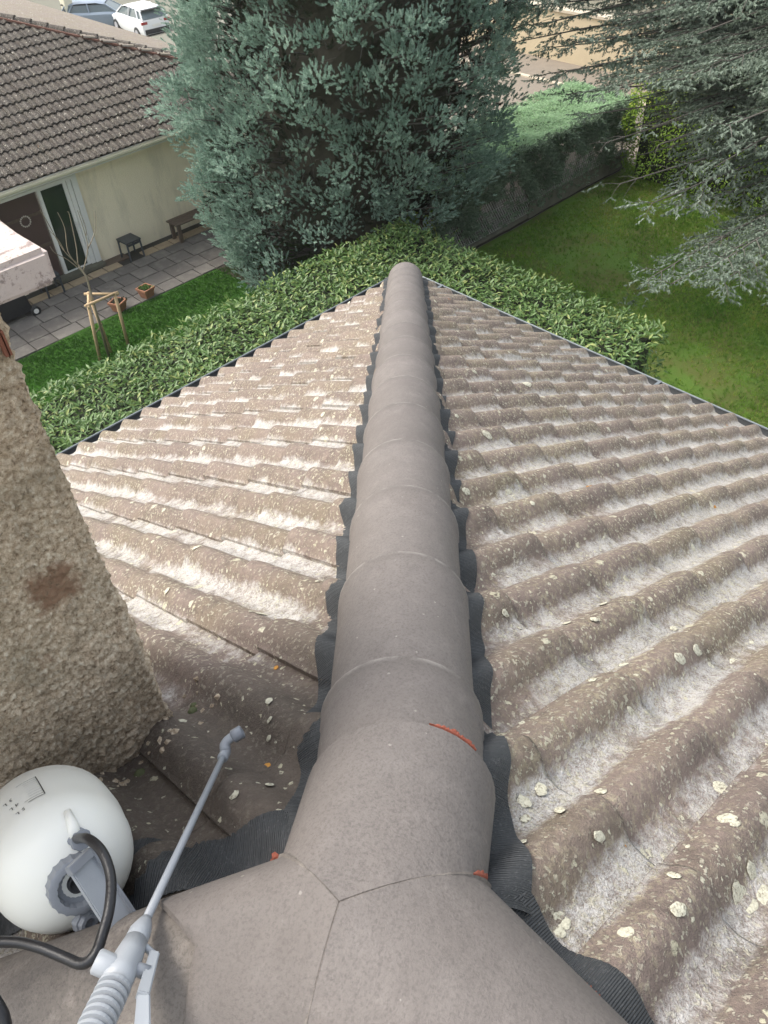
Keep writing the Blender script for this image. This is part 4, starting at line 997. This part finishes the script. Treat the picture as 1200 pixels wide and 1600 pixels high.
for tp in tips:
    h = tp[2]+g.uniform(.2, .9); st = np.array([17.15, 3.4, h]); n_s = 22
    mid = (st+tp)/2+np.array([g.normal(0, .25), g.normal(0, .25), .35])
    pts = [(1-t_)**2*st+2*t_*(1-t_)*mid+t_*t_*tp for t_ in np.linspace(0, 1, n_s)]
    limbs.tube(pts[::3]+[pts[-1]], [.038*(1-i/len(pts[::3]))+.004 for i in range(len(pts[::3])+1)], 5, False)
    dr = nrm(tp-st); sd_ = np.cross(dr, [0, 0, 1]); sd_ /= np.linalg.norm(sd_)
    tn = g.uniform(.1, .7)
    for i in range(5, n_s):
        f = i/n_s
        for sg in (-1, 1):
            if g.random() < .12: continue
            L2 = (1.15-f*.75)*g.uniform(.35, 1.0); base = pts[i]; d2 = nrm(dr*.75+sd_*sg*g.uniform(.5, 1.1)+np.array([0, 0, g.normal(-.02, .12)]))
            e = base+d2*L2+np.array([0, 0, -.12*L2]); nn = max(2, int(L2/.085))
            if L2 > .3: limbs.tube([base, (base+e)/2+np.array([0, 0, .03]), e], [.008, .005, .002], 3, False)
            for q in range(nn):
                b2 = base+(e-base)*(q+.5)/nn
                for s2 in (-1, 1):
                    d3 = nrm(d2*.8+np.cross(d2, [0, 0, 1])*s2*g.uniform(.3, 1.2)+np.array([0, 0, g.normal(-.12, .16)])); SP.append(b2+g.normal(0, .015, 3)); SD.append(d3); SS.append(g.uniform(.17, .32)*(1.1-f*.2)); ST.append(np.clip(tn+g.normal(0, .2), 0, 1))
SP, SD, SS, ST = np.array(SP), np.array(SD), np.array(SS), np.array(ST)
Xs = np.cross(SD, np.tile([0, 0, 1.], (len(SD), 1)))
print('sprigs', len(SP)); ga, gb = np.array([9.6, 5.4, -3.2]), np.array([17.9, 9.9, -6.6])      # a pruned opening in the crown towards the golden hedge
gl = np.linalg.norm(gb-ga); gd_ = (gb-ga)/gl; tt_ = np.clip((SP-ga)@gd_, 0, gl)
gap = np.linalg.norm(SP-ga-tt_[:, None]*gd_, axis=1) < .85
kk = (g.random(len(SP)) < min(1, 78000/len(SP))) & ~(gap & (g.random(len(SP)) < .93)); SP, SD, SS, ST, Xs = SP[kk], SD[kk], SS[kk], ST[kk], Xs[kk]
V, F, t_ = scatter(*t_sprig(11, 2, .06, .28), SP, SD, SS, Xs, ST); tag(link('foliage', np_mesh('foliage', V, F, t_), M['cedar'], ced), kind='stuff')
tag(limbs.build('branches', M['bark_grey'], ced), kind='stuff')

# weeds on the right lawn
for i, (x, y, s) in enumerate(((12.5, 7.0, .3), (12.9, 8.0, .24), (11.6, 7.6, .26), (12.0, 6.1, .2), (11.4, 6.6, .22), (13.6, 7.2, .2))):
    n_ = 46; P = np.stack([x+g.normal(0, .16, n_), y+g.normal(0, .16, n_), np.full(n_, -7.98)], 1); Z = np.stack([g.normal(0, .8, n_), g.normal(0, .8, n_), np.full(n_, .7)], 1)
    V, F, t_ = scatter(*t_leaf_lo(.3), P, Z, s*.5*g.uniform(.6, 1.2, n_)); o = empty('weed', (x, y, -8)); tag(link('leaves', np_mesh('leaves', V, F, t_), M['cedar'], o), kind='stuff')
    tag(o, ['grey-green weed tuft nearest the chain-link fence side, middle of three in a row', 'grey-green weed tuft closest to the fence in the right lawn', 'large grey-green weed tuft nearest the hedge corner', 'small grey-green weed tuft below the others, towards the cedar', 'weed tuft beside the broad-leaved hedge, lowest but one', 'small weed tuft farthest out on the right lawn'][i], 'weed', 'weeds in the right lawn')

# ------------------------------------------------------------------ neighbour's bungalow
nb = empty('bungalow', (8, 20, -8), label='cream single-storey house with dark brown tiled hip roof and glazed patio door', cat='house')
EY, EZ, NT_ = 17.02, -5.60, .372; XC = 13.45
nca = 1/math.sqrt(1+NT_*NT_); nsa = NT_*nca; WY = 17.5; WX = XC-.5
mb = MB(); z0, z1 = -8.05, -5.66
def wallseg(xa, xb, za, zb, name='wall'): return MB().box(((xa+xb)/2, WY+.125, (za+zb)/2), (xb-xa, .25, zb-za)).build(name, M['wall'], nb)
wallseg(7.30, WX, z0, z1); wallseg(-4, 5.42, z0, z1); wallseg(5.42, 7.30, -5.93, z1)
MB().box((WX-.125, 23, (z0+z1)/2), (.25, 10.5, z1-z0)).build('wall', M['wall'], nb)
MB().box((4.4, 17.27, -5.68), (18, .46, .03)).build('soffit', M['cream'], nb)
MB().box((4.4, 17.03, -5.66), (18.1, .03, .14)).build('fascia', M['white'], nb)
mb = MB()
for p_, q in ((Vector((-4.6, 16.96, -5.60)), Vector((13.5, 16.96, -5.60))),):
    pr = [(-.055, .0), (-.05, -.045), (-.02, -.075), (.02, -.075), (.05, -.045), (.055, 0), (.05, 0), (.0, -.06), (-.05, 0)]
    vs = [p_+Vector((0, a, b)) for a, b in pr]+[q+Vector((0, a, b)) for a, b in pr]; k = len(pr)
    mb.add(vs, [(i, (i+1) % k, (i+1) % k+k, i+k) for i in range(k)])
mb.build('gutter', M['cream'], nb)
# roof deck
def rz(y): return EZ+.02+(y-EY)*NT_
top = [(-4.6, EY, rz(EY)), (XC, EY, rz(EY)), (XC-9, EY+9, rz(EY+9)), (-4.6, EY+9, rz(EY+9))]
top2 = [(XC, EY, rz(EY)), (XC, EY+18, rz(EY)), (XC-9, EY+9, rz(EY+9))]
mb = MB().add(top, [(0, 1, 2, 3)]).add(top2, [(0, 1, 2)]); roof = mb.build('roof', M['deck'], nb)
USF = [0, .062, .082, .112, .142, .162, .21, .236, .262, .288, .305]
ft = tile_mesh(USF, .40, 'roof_tile', .040, .012); ft.materials.append(M['tile_far'])
fv = np.array([v.co[:] for v in ft.vertices]); 
froll = np.zeros(len(fv)); ft.attributes['roll'].data.foreach_get('value', froll)
ftri = []
restE = []
for p_ in ft.polygons:
    v = list(p_.vertices)
    for i in range(1, len(v)-1): ftri.append((v[0], v[i], v[i+1]))
ftri = np.array(ftri)
def put(kind, uo, v0):
    """matrix for a tile whose head is v0 up the slope coordinate measured down from the ridge side"""
    if kind == 'S': u, v, O = Vector((-1, 0, 0)), Vector((0, -nca, -nsa)), Vector((0, EY, rz(EY)))
    else: u, v, O = Vector((0, -1, 0)), Vector((nca, 0, -nsa)), Vector((XC, 0, rz(EY)))
    n = u.cross(v); u2 = u
    if n.z < 0: u2 = -u; n = -n
    m4 = Matrix((u2, v, n)).transposed().to_4x4(); m4.translation = O+u2*uo-v*v0; return m4
allm = []
for j in range(26):
    v0 = .355+.33*j
    yy = EY+(v0-.2)*nca
    for i in range(60):
        m4 = put('S', 0, v0); sgn = m4.col[0][0]; uo = (-4.6+.3*i)*sgn if sgn > 0 else -(XC-.3*i)
        x = uo*sgn+.15*sgn
        if x < -4.6 or x > XC-(yy-EY)-.05: continue
        m4 = put('S', uo, v0) @ Matrix.Translation((random.uniform(-.004, .004), random.uniform(-.01, .01), random.uniform(0, .004))) @ Matrix.Rotation(random.uniform(-.012, .012), 4, 'Z')
        allm.append((m4, x, yy, j))
def in_view(m4):
    p_ = m4.translation-CAM; z = p_.dot(fw); a, b = 600+1277.5*p_.dot(cr)/z, 800-1277.5*p_.dot(cu)/z
    return -8 < a < 330 and -10 < b < 330
vis = [q for q in allm if in_view(q[0])]; vis.sort(key=lambda q: (q[0].translation-CAM).length)
ind = vis[:290]; ids = set(id(q) for q in ind); rest = [q for q in allm if id(q) not in ids]
inv = wm(roof).inverted()
for q in ind:
    o = bpy.data.objects.new('roof_tile', ft); COL.objects.link(o); o.parent = roof; o.matrix_parent_inverse = inv; o.matrix_basis = q[0]
for j in range(26):
    v0 = .355+.33*j; xx = XC-(v0-.2)*nca
    for i in range(62):
        y = EY+.3*i
        if y < EY+(XC-xx)+.05 or y > EY+18-(XC-xx)-.05: continue
        m4 = put('E', 0, v0); sgn = m4.col[0][1]; restE.append((put('E', y*sgn, v0), 0, 0, 0))
for lst, mt_ in ((rest, 'tile_far'), (restE, 'tile_far_lit')):
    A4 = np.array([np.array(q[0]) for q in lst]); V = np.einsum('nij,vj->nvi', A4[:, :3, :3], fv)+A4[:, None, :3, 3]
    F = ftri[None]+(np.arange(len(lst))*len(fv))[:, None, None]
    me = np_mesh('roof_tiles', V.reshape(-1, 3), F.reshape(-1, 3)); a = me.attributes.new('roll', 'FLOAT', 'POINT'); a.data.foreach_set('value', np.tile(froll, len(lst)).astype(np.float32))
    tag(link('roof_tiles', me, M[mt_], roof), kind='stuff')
# hip tiles
hpd = Vector((-1, 1, NT_)).normalized(); L = 9*math.sqrt(2+NT_*NT_); k = 0
hm = cap_mesh(.42, .10, .12, .04, 8, 'hip_tile'); hm.materials.clear(); hm.materials.append(M['tile_far'])
a = hm.attributes.new('roll', 'FLOAT', 'POINT'); a.data.foreach_set('value', [1.0]*len(hm.vertices))
s = .4
while s < L:
    P0 = Vector((XC, EY, rz(EY)+.0))+hpd*s; d = -hpd; X = d.cross(Vector((0, 0, 1))).normalized(); Z = X.cross(d)
    m4 = Matrix((X, d, Z)).transposed().to_4x4(); m4.translation = P0
    o = bpy.data.objects.new('hip_tile', hm); COL.objects.link(o); o.parent = roof; o.matrix_parent_inverse = inv; o.matrix_basis = m4 @ Matrix.Rotation(.03, 4, 'X'); s += .38
mb = MB(); 
for sg in (-1, 1):
    off = Vector((.1*sg, .1*sg, 0)); a_ = Vector((XC, EY, rz(EY)+.035))+off; mb.bar(a_+hpd*.2, a_+hpd*(L-.2), .05, .045)
mb.build('hip_mortar', simple('old_hip_mortar', (.15, .075, .055), .95, .3, 9), roof)
# patio door
do = MB(); 
MB().box((5.89, WY+.09, -6.955), (.90, .05, 2.02)).build('door', M['brown'], nb)
dd_ = [o for o in nb.children if o.name.startswith('door')][0]
for z in (-6.45, -7.15): MB().box((5.89, WY+.058, z), (.86, .012, .06)).build('door_rail', M['brown_dk'], dd_)
wr = MB()
for k in range(16):
    a = 2*math.pi*k/16; wr.lathe((5.93+.11*math.cos(a), WY+.04, -6.52+.11*math.sin(a)), (random.uniform(-1, 1), -1, random.uniform(-1, 1)), [(-.015, .008), (0, .022), (.02, .006)], 6)
o = wr.build('flower_wreath', simple('dried_flowers', (.50, .45, .40), .9, .5, 40)); tag(o, 'pale dried flower wreath hanging on the brown patio door', 'wreath')
gd = empty('glass_door', (0, 0, 0), parent=nb); gd.matrix_parent_inverse = wm(nb).inverted(); gd.location = (6.7, WY, -8)
mb = MB()
for x in (6.40, 7.00): mb.box((x, WY+.02, -6.96), (.075, .07, 2.06))
for z, h in ((-5.97, .08), (-7.94, .09)): mb.box((6.70, WY+.02, z), (.525, .068, h))
mb.build('frame', M['white'], gd); MB().box((6.70, WY+.03, -6.95), (.53, .02, 1.88)).build('pane', M['glass'], gd)
MB().box((6.98, WY-.03, -6.95), (.02, .04, .14)).build('handle', M['white'], gd)
MB().box((7.09, WY+.0, -6.96), (.09, .10, 2.08)).build('shutter_leaf', M['white'], nb); MB().box((7.215, WY-.01, -6.96), (.13, .12, 2.10)).build('door_jamb', M['white'], nb)
MB().box((6.35, WY-.02, -5.93), (1.86, .11, .06)).build('door_head', M['white'], nb)
MB().box((6.7, WY-.10, -7.96), (1.2, .24, .09)).build('door_step', M['conc'], nb, bevel=.01)

# ------------------------------------------------------------------ patio
pat = MB().box((4.5, 16.28, -8.035), (17, 2.36, .06)).build('patio', M['joint']); tag(pat, kind='structure')
pinv = wm(pat).inverted(); pm = {}
def slab_me(w_, d_, mat):
    k = (round(w_, 2), round(d_, 2), mat)
    if k not in pm:
        me = MB().box((0, 0, 0), (w_-.022, d_-.022, .03)).mesh('paving_slab'); bm = bmesh.new(); bm.from_mesh(me); bmesh.ops.bevel(bm, geom=[e for e in bm.edges if all(v.co.z > 0 for v in e.verts)], offset=.006, segments=1, affect='EDGES'); bm.to_mesh(me); bm.free()
        me.materials.append(M[mat]); pm[k] = me
    return pm[k]
rr = random.Random(5); y = 15.12; rows = [.40, .5, .5, .40, .30]
for ri, d_ in enumerate(rows):
    x = 1.6+.21*ri
    while x < 12.6:
        w_ = rr.choice((.40, .5, .5, .6))
        mat = 'paver_tan' if ri == 4 or (ri == 0 and rr.random() < .25 and False) else 'paver'
        if not (ri == 4 and 7.3 < x < 7.7):
            o = bpy.data.objects.new('paving_slab', slab_me(w_, d_, mat)); COL.objects.link(o); o.parent = pat; o.matrix_parent_inverse = pinv
            o.location = (x+w_/2, y+d_/2, -7.992+rr.uniform(-.003, .004)); o.rotation_euler = (rr.uniform(-.006, .006), rr.uniform(-.006, .006), rr.uniform(-.008, .008))
        x += w_
    y += d_
MB().box((7.55, 17.33, -7.99), (.62, .3, .03)).build('drain_mat', M['brown_dk'], pat)
# stools
def stool(x, y, rz_, label):
    s = empty('garden_stool', (x, y, -7.977), rz_, label=label, cat='stool', group='dark grey garden stools')
    def loc(mb, nm): 
        o = link(nm, mb.mesh(nm), M['grey_furn'], None); o.parent = s; return o
    loc(MB().box((0, 0, .44), (.40, .42, .035)), 'seat')
    for a in (-1, 1):
        for b in (-1, 1): loc(MB().bar((a*.175, b*.185, .43), (a*.185, b*.195, 0), .035), 'leg')
    loc(MB().box((0, .19, .38), (.34, .02, .05)).box((0, -.19, .38), (.34, .02, .05)), 'apron')
stool(7.93, 17.12, .04, 'dark grey square stool standing alone against the cream wall')
stool(5.80, 17.05, -.03, 'dark grey stool in front of the brown door, half behind the chimney slab')
be = empty('wooden_bench', (9.8, 16.98, -7.977), 0, label='weathered brown slatted bench against the cream wall next to the conifer', cat='bench')
for k in range(4): 
    o = link('slat', MB().box((0, -.17+.113*k, .45), (1.55, .095, .03)).mesh('slat'), M['brown_dk']); o.parent = be
for sx_ in (-1, 1):
    for b in (-1, 1):
        o = link('leg', MB().box((sx_*.68, b*.16, .215), (.09, .06, .43)).mesh('leg'), M['brown_dk']); o.parent = be
    o = link('crosspiece', MB().box((sx_*.68, 0, .41), (.07, .36, .05)).mesh('crosspiece'), M['brown_dk']); o.parent = be
# black covered barbecue cart
bq = empty('barbecue_cart', (4.75, 16.75, -8), 0, label='black covered garden cart with a white-hubbed wheel, behind the chimney slab', cat='cart')
def add(mb, nm, mat, par, sm=False, bev=0):
    o = mb.build(nm, M[mat], None, sm, bev); o.parent = par; return o
add(MB().add([(-.55, -.28, .12), (.32, -.28, .12), (.32, .28, .12), (-.55, .28, .12), (-.55, -.3, .62), (.22, -.3, .66), (.22, .3, .66), (-.55, .3, .62), (-.4, -.18, .86), (.05, -.18, .86), (.05, .18, .86), (-.4, .18, .86)],
    [(3, 2, 1, 0), (0, 1, 5, 4), (1, 2, 6, 5), (2, 3, 7, 6), (3, 0, 4, 7), (4, 5, 9, 8), (5, 6, 10, 9), (6, 7, 11, 10), (7, 4, 8, 11), (8, 9, 10, 11)]), 'cover', 'black', bq, False, .02)
for y in (-.30, .30):
    for x in (.34,):
        wh = add(MB().lathe((x, y-.03, .11), (0, 1, 0), [(0, .07), (.0, .105), (.05, .105), (.05, .07)], 20), 'wheel', 'black', bq, True)
        hb = MB().lathe((x, y-.036, .11), (0, 1, 0), [(0, .022), (0, .055), (.01, .055), (.01, .022)], 16).build('hub', M['white'], None); hb.parent = wh
for y in (-.25, .25): add(MB().bar((-.5, y, 0), (-.5, y, .3), .04), 'leg', 'grey_furn', bq)
# flower pots
for (x, y, rz_, lb) in ((7.12, 15.25, .2, 'square clay pot with a low green plant, nearer the bench'), (6.40, 15.22, .45, 'square clay pot with faded plant, just behind the tree stakes')):
    p_ = empty('flower_pot', (x, y, -7.977), rz_, label=lb, cat='flower pot', group='clay pots at the patio edge')
    vs = []; 
    for z, a in ((0, .10), (.17, .135), (.17, .15), (.215, .15), (.215, .125), (.18, .12)):
        vs += [(-a, -a, z), (a, -a, z), (a, a, z), (-a, a, z)]
    mbp = MB().add(vs, [(i*4+k, i*4+(k+1) % 4, (i+1)*4+(k+1) % 4, (i+1)*4+k) for i in range(5) for k in range(4)]+[(3, 2, 1, 0)])
    add(mbp, 'pot', 'clay', p_); add(MB().box((0, 0, .175), (.25, .25, .02)), 'soil', 'soil', p_)
    n_ = 60; P = np.stack([rng.normal(0, .05, n_), rng.normal(0, .05, n_), np.full(n_, .18)], 1); Z = np.stack([rng.normal(0, .6, n_), rng.normal(0, .6, n_), np.ones(n_)], 1)
    V, F, t_ = scatter(*t_leaf_lo(.4), P, Z, rng.uniform(.05, .12, n_)); o = link('plant', np_mesh('plant', V, F, t_), M['laurel' if 'nearer' in lb else 'inner_conifer']); o.parent = p_; tag(o, kind='stuff')
# young bare tree with its stakes
yt = empty('young_tree', (5.28, 13.8, -8), 0, label='bare young tree with upright twigs rising out of the wooden stakes', cat='tree')
add(MB().tube([(0, 0, -.02), (.046, 0, 1.1), (.08, 0, 1.73), (.0, .0, 2.0)], [.03, .024, .02, .016], 8), 'trunk', 'twig', yt, True)
def tw(*pts, r_=.011): add(MB().tube(crv([(a, b, c) for a, b, c in pts], 4), [r_*(1-.6*i/((len(pts)-1)*4)) for i in range((len(pts)-1)*4+1)], 6), 'branch', 'twig', yt, True)
tw((.0, 0, 2.0), (-.16, .05, 2.35), (-.25, .1, 2.9), (-.3, .1, 3.10)); tw((-.02, 0, 2.0), (-.10, 0, 2.3), (-.02, 0, 2.7), (-.05, 0, 3.0))
tw((.0, 0, 2.0), (.08, 0, 2.35), (.14, 0, 2.88), (.12, .0, 2.95)); tw((.06, 0, 1.85), (.27, 0, 2.2), (.31, 0, 2.5), (.30, -.02, 2.92)); tw((.27, 0, 2.2), (.5, 0, 2.45), (.62, 0, 2.80))
tw((.06, 0, 1.8), (-.15, 0, 2.15), (-.33, 0, 2.35), (-.38, 0, 2.5)); tw((-.15, .02, 2.3), (-.2, .0, 2.55), (-.32, 0, 2.8), r_=.008); tw((.30, 0, 2.4), (.36, 0, 2.6), (.33, 0, 2.9), r_=.007)
stk = empty('tree_stakes', (5.4, 13.8, -8), 0, label='tripod of three peeled wooden stakes with crossbars on the left lawn', cat='tree stakes')
b_ = [(-.32, -.01, -.02), (.0, .12, -.02), (.37, .06, -.02)]; tpp = [(-.25, -.18, 1.32), (-.02, .24, 1.30), (.40, .02, 1.20)]
for p_, q in zip(b_, tpp): add(MB().tube([p_, q], [.034, .032], 10), 'stake', 'stake', stk, True)
for a, b in ((0, 1), (1, 2), (2, 0)):
    A_, B_ = Vector(tpp[a]), Vector(tpp[b]); e = (B_-A_).normalized()*.08; add(MB().tube([A_-e+Vector((0, 0, -.04+.01*a)), B_+e+Vector((0, 0, -.04+.01*a))], .027, 8), 'crossbar', 'stake', stk, True)
add(MB().tube([(-.30, -.06, .6), (0, .10, .66)], .012, 6), 'tie', 'bark', stk)
o = MB().box((4.55, 12.9, -7.96), (.07, .04, .01), .4).build('paper_scrap', M['white']); tag(o, 'tiny white paper scrap lying on the bright left lawn', 'litter')

# ------------------------------------------------------------------ far things: cars, wall, house
def car(name, loc, rz_, paint, label, L=4.1, W=1.75, H=1.47):
    c = empty(name, loc, rz_, label=label, cat='car', group='cars parked beyond the bungalow')
    # +x is forward
    secs = [(-2.02, .42, .60, .55), (-1.98, .30, .98, .78), (-1.55, .25, 1.02, .86), (-.6, .22, .98, .875), (.6, .22, .96, .875), (1.15, .25, .93, .86), (1.75, .28, .80, .80), (2.02, .36, .62, .62)]
    vs = []; 
    for x, zb, zt, hw in secs:
        vs += [(x, -hw*.93, zb), (x, -hw, zb+.25*(zt-zb)), (x, -hw*.985, zt-.1), (x, -hw*.88, zt), (x, hw*.88, zt), (x, hw*.985, zt-.1), (x, hw, zb+.25*(zt-zb)), (x, hw*.93, zb)]
    n_ = 8; fs = [(i*n_+k, (i+1)*n_+k, (i+1)*n_+(k+1) % n_, i*n_+(k+1) % n_) for i in range(len(secs)-1) for k in range(n_)]+[tuple(range(n_)), tuple(range((len(secs)-1)*n_, len(secs)*n_))[::-1]]
    mbb = MB().add(vs, fs)
    # roof with pillars
    rv = [(-1.62, .62, 1.38), (-.9, .64, 1.46), (.15, .64, 1.45), (.62, .60, 1.34)]
    vs = [];
    for x, hw, z in rv: vs += [(x, -hw, z-.05), (x, -hw*.8, z), (x, hw*.8, z), (x, hw, z-.05)]
    mbb.add(vs, [(i*4+k, (i+1)*4+k, (i+1)*4+(k+1) % 4, i*4+(k+1) % 4) for i in range(3) for k in range(4)]+[(0, 1, 2, 3), (15, 14, 13, 12)])
    for sg in (-1, 1):
        for a, b in (((.62, .60, 1.33), (1.25, .74, .93)), ((-1.60, .62, 1.36), (-1.95, .74, .98)), ((-.35, .64, 1.42), (-.30, .76, .96)), ((-1.15, .635, 1.41), (-1.45, .76, 1.0))): mbb.bar((a[0], a[1]*sg, a[2]), (b[0], b[1]*sg, b[2]), .07, .06)
    add(mbb, 'body', paint, c, True); c.children[0].data.set_sharp_from_angle(angle=R(30))
    g4 = [(-1.50, .58, 1.34), (.60, .56, 1.30), (1.18, .70, .95), (-1.85, .70, .99)]
    for sg in (-1, 1): add(MB().add([(x, y*sg*1.03, z) for x, y, z in g4], [(0, 1, 2, 3)]), 'side_window', 'car_glass', c)
    add(MB().add([(-1.64, -.56, 1.33), (-1.64, .56, 1.33), (-1.93, .66, 1.01), (-1.93, -.66, 1.01)], [(0, 1, 2, 3)]), 'rear_window', 'car_glass', c)
    add(MB().add([(.66, -.56, 1.31), (.66, .56, 1.31), (1.24, .68, .95), (1.24, -.68, .95)], [(0, 1, 2, 3)]), 'windscreen', 'car_glass', c)
    add(MB().box((-1.72, 0, 1.40), (.22, 1.15, .05)), 'spoiler', 'black', c)
    for sg in (-1, 1):
        add(MB().box((-1.965, .66*sg, .86), (.08, .34, .12)), 'tail_light', 'red', c); add(MB().box((1.93, .58*sg, .66), (.12, .3, .1)), 'headlight', 'white', c)
        for x in (-1.28, 1.3):
            wh = add(MB().lathe((x, sg*.80-.10, .31), (0, 1, 0), [(0, .16), (0, .31), (.2, .31), (.2, .16)], 18), 'wheel', 'black', c)
            hb = MB().lathe((x, sg*.80-.108, .31), (0, 1, 0), [(0, .02), (0, .19), (.216, .19), (.216, .02)], 12).build('rim', M['rim'], None); hb.parent = wh
    add(MB().box((-2.0, 0, .45), (.08, 1.4, .22)), 'bumper', 'black', c); add(MB().box((-2.045, 0, .72), (.02, .5, .11)), 'number_plate', 'white', c)
    return c
zc = ground_z(29.7, 53)
car('parked_car', (25.65, 46.0, ground_z(25, 46)), R(84), 'car_white', 'white hatchback seen from behind, parked beyond the bungalow roof')
car('parked_car', (25.4, 50.2, ground_z(25, 50.2)), R(-40), 'car_blue', 'grey-blue car parked just left of the white hatchback')
# greenery and post behind the cars
g = np.random.default_rng(31)
for i, (x, y, s, lb) in enumerate(((29.5, 62, 2.2, 'green bush behind the parked cars, left one'), (33.5, 61, 2.0, 'green bush behind the parked cars, right one'))):
    b = empty('bush', (x, y, ground_z(x, y)), label=lb, cat='bush', group='bushes beyond the cars')
    n_ = 2600; d = nrm(g.normal(size=(n_, 3))); d[:, 2] = np.abs(d[:, 2]); P = np.array([x, y, ground_z(x, y)+.2])+d*np.array([s*1.3, s*.8, s*.9])*g.uniform(.75, 1, (n_, 1))*(1+.15*np.sin(d[:, :1]*7))
    V, F, t_ = scatter(*t_leaf_lo(), P, d+g.normal(0, .5, (n_, 3)), g.uniform(.2, .35, n_)); o = link('foliage', np_mesh('foliage', V, F, t_), M['hedge_conifer'], b); tag(o, kind='stuff')
    MB().tube([(x, y, ground_z(x, y)-.1), (x, y, ground_z(x, y)+s*.7)], [.12, .04], 6).build('trunk', M['bark'], b)
gp = empty('gate_post', (24.0, 50.9, ground_z(24, 50.9)), label='pale cream gate pillar beyond the bungalow, left of the grey-blue car', cat='gate post')
o = add(MB().box((0, 0, 1.1), (.5, .5, 2.2)), 'pillar', 'cream', gp); add(MB().box((0, 0, 2.25), (.62, .62, .1)), 'coping', 'white', gp)
bw = empty('roadside_wall', (25.7, 10, -8), label='ochre rendered garden wall on the far side of the road', cat='wall')
MB().box((25.7, 8, -7.25), (.25, 34, 1.6)).build('wall', M['ochre'], bw); MB().box((25.7, 8, -6.42), (.36, 34, .08)).build('coping', M['kerb'], bw)
fh = empty('ochre_house', (38, 20, -8), label='pale ochre house across the road, glimpsed between the conifer and the cedar', cat='house')
MB().box((38, 20, -5.2), (8, 12, 5.8)).build('wall', M['ochre'], fh)
MB().add([(33.6, 13.6, -2.3), (42.4, 13.6, -2.3), (42.4, 26.4, -2.3), (33.6, 26.4, -2.3), (38, 17, -.6), (38, 23, -.6)], [(0, 1, 4), (1, 2, 5, 4), (2, 3, 5), (3, 0, 4, 5), (3, 2, 1, 0)]).build('roof', M['tile_far'], fh)
for y in (16, 20, 24):
    wd = MB().box((33.98, y, -4.4), (.06, 1.2, 1.3)).build('window', M['white'], fh); MB().box((33.94, y, -4.4), (.03, 1.04, 1.14)).build('pane', M['glass'], wd)

# ------------------------------------------------------------------ thin volume box added to stand in for lens veil
hz = MB().box((40, 30, -5.0), (260, 220, 15.0)).build('lens_veil', None); tag(hz, kind='stuff')
hm_ = bpy.data.materials.new('lens_veil_volume'); hm_.use_nodes = True; ht = hm_.node_tree; ht.nodes.remove(ht.nodes['Principled BSDF'])
pv = ht.nodes.new('ShaderNodeVolumePrincipled'); pv.inputs['Color'].default_value = (.92, .93, .92, 1); pv.inputs['Density'].default_value = .0006; pv.inputs['Anisotropy'].default_value = .3
ht.links.new(pv.outputs[0], ht.nodes['Material Output'].inputs['Volume']); hz.data.materials.append(hm_)
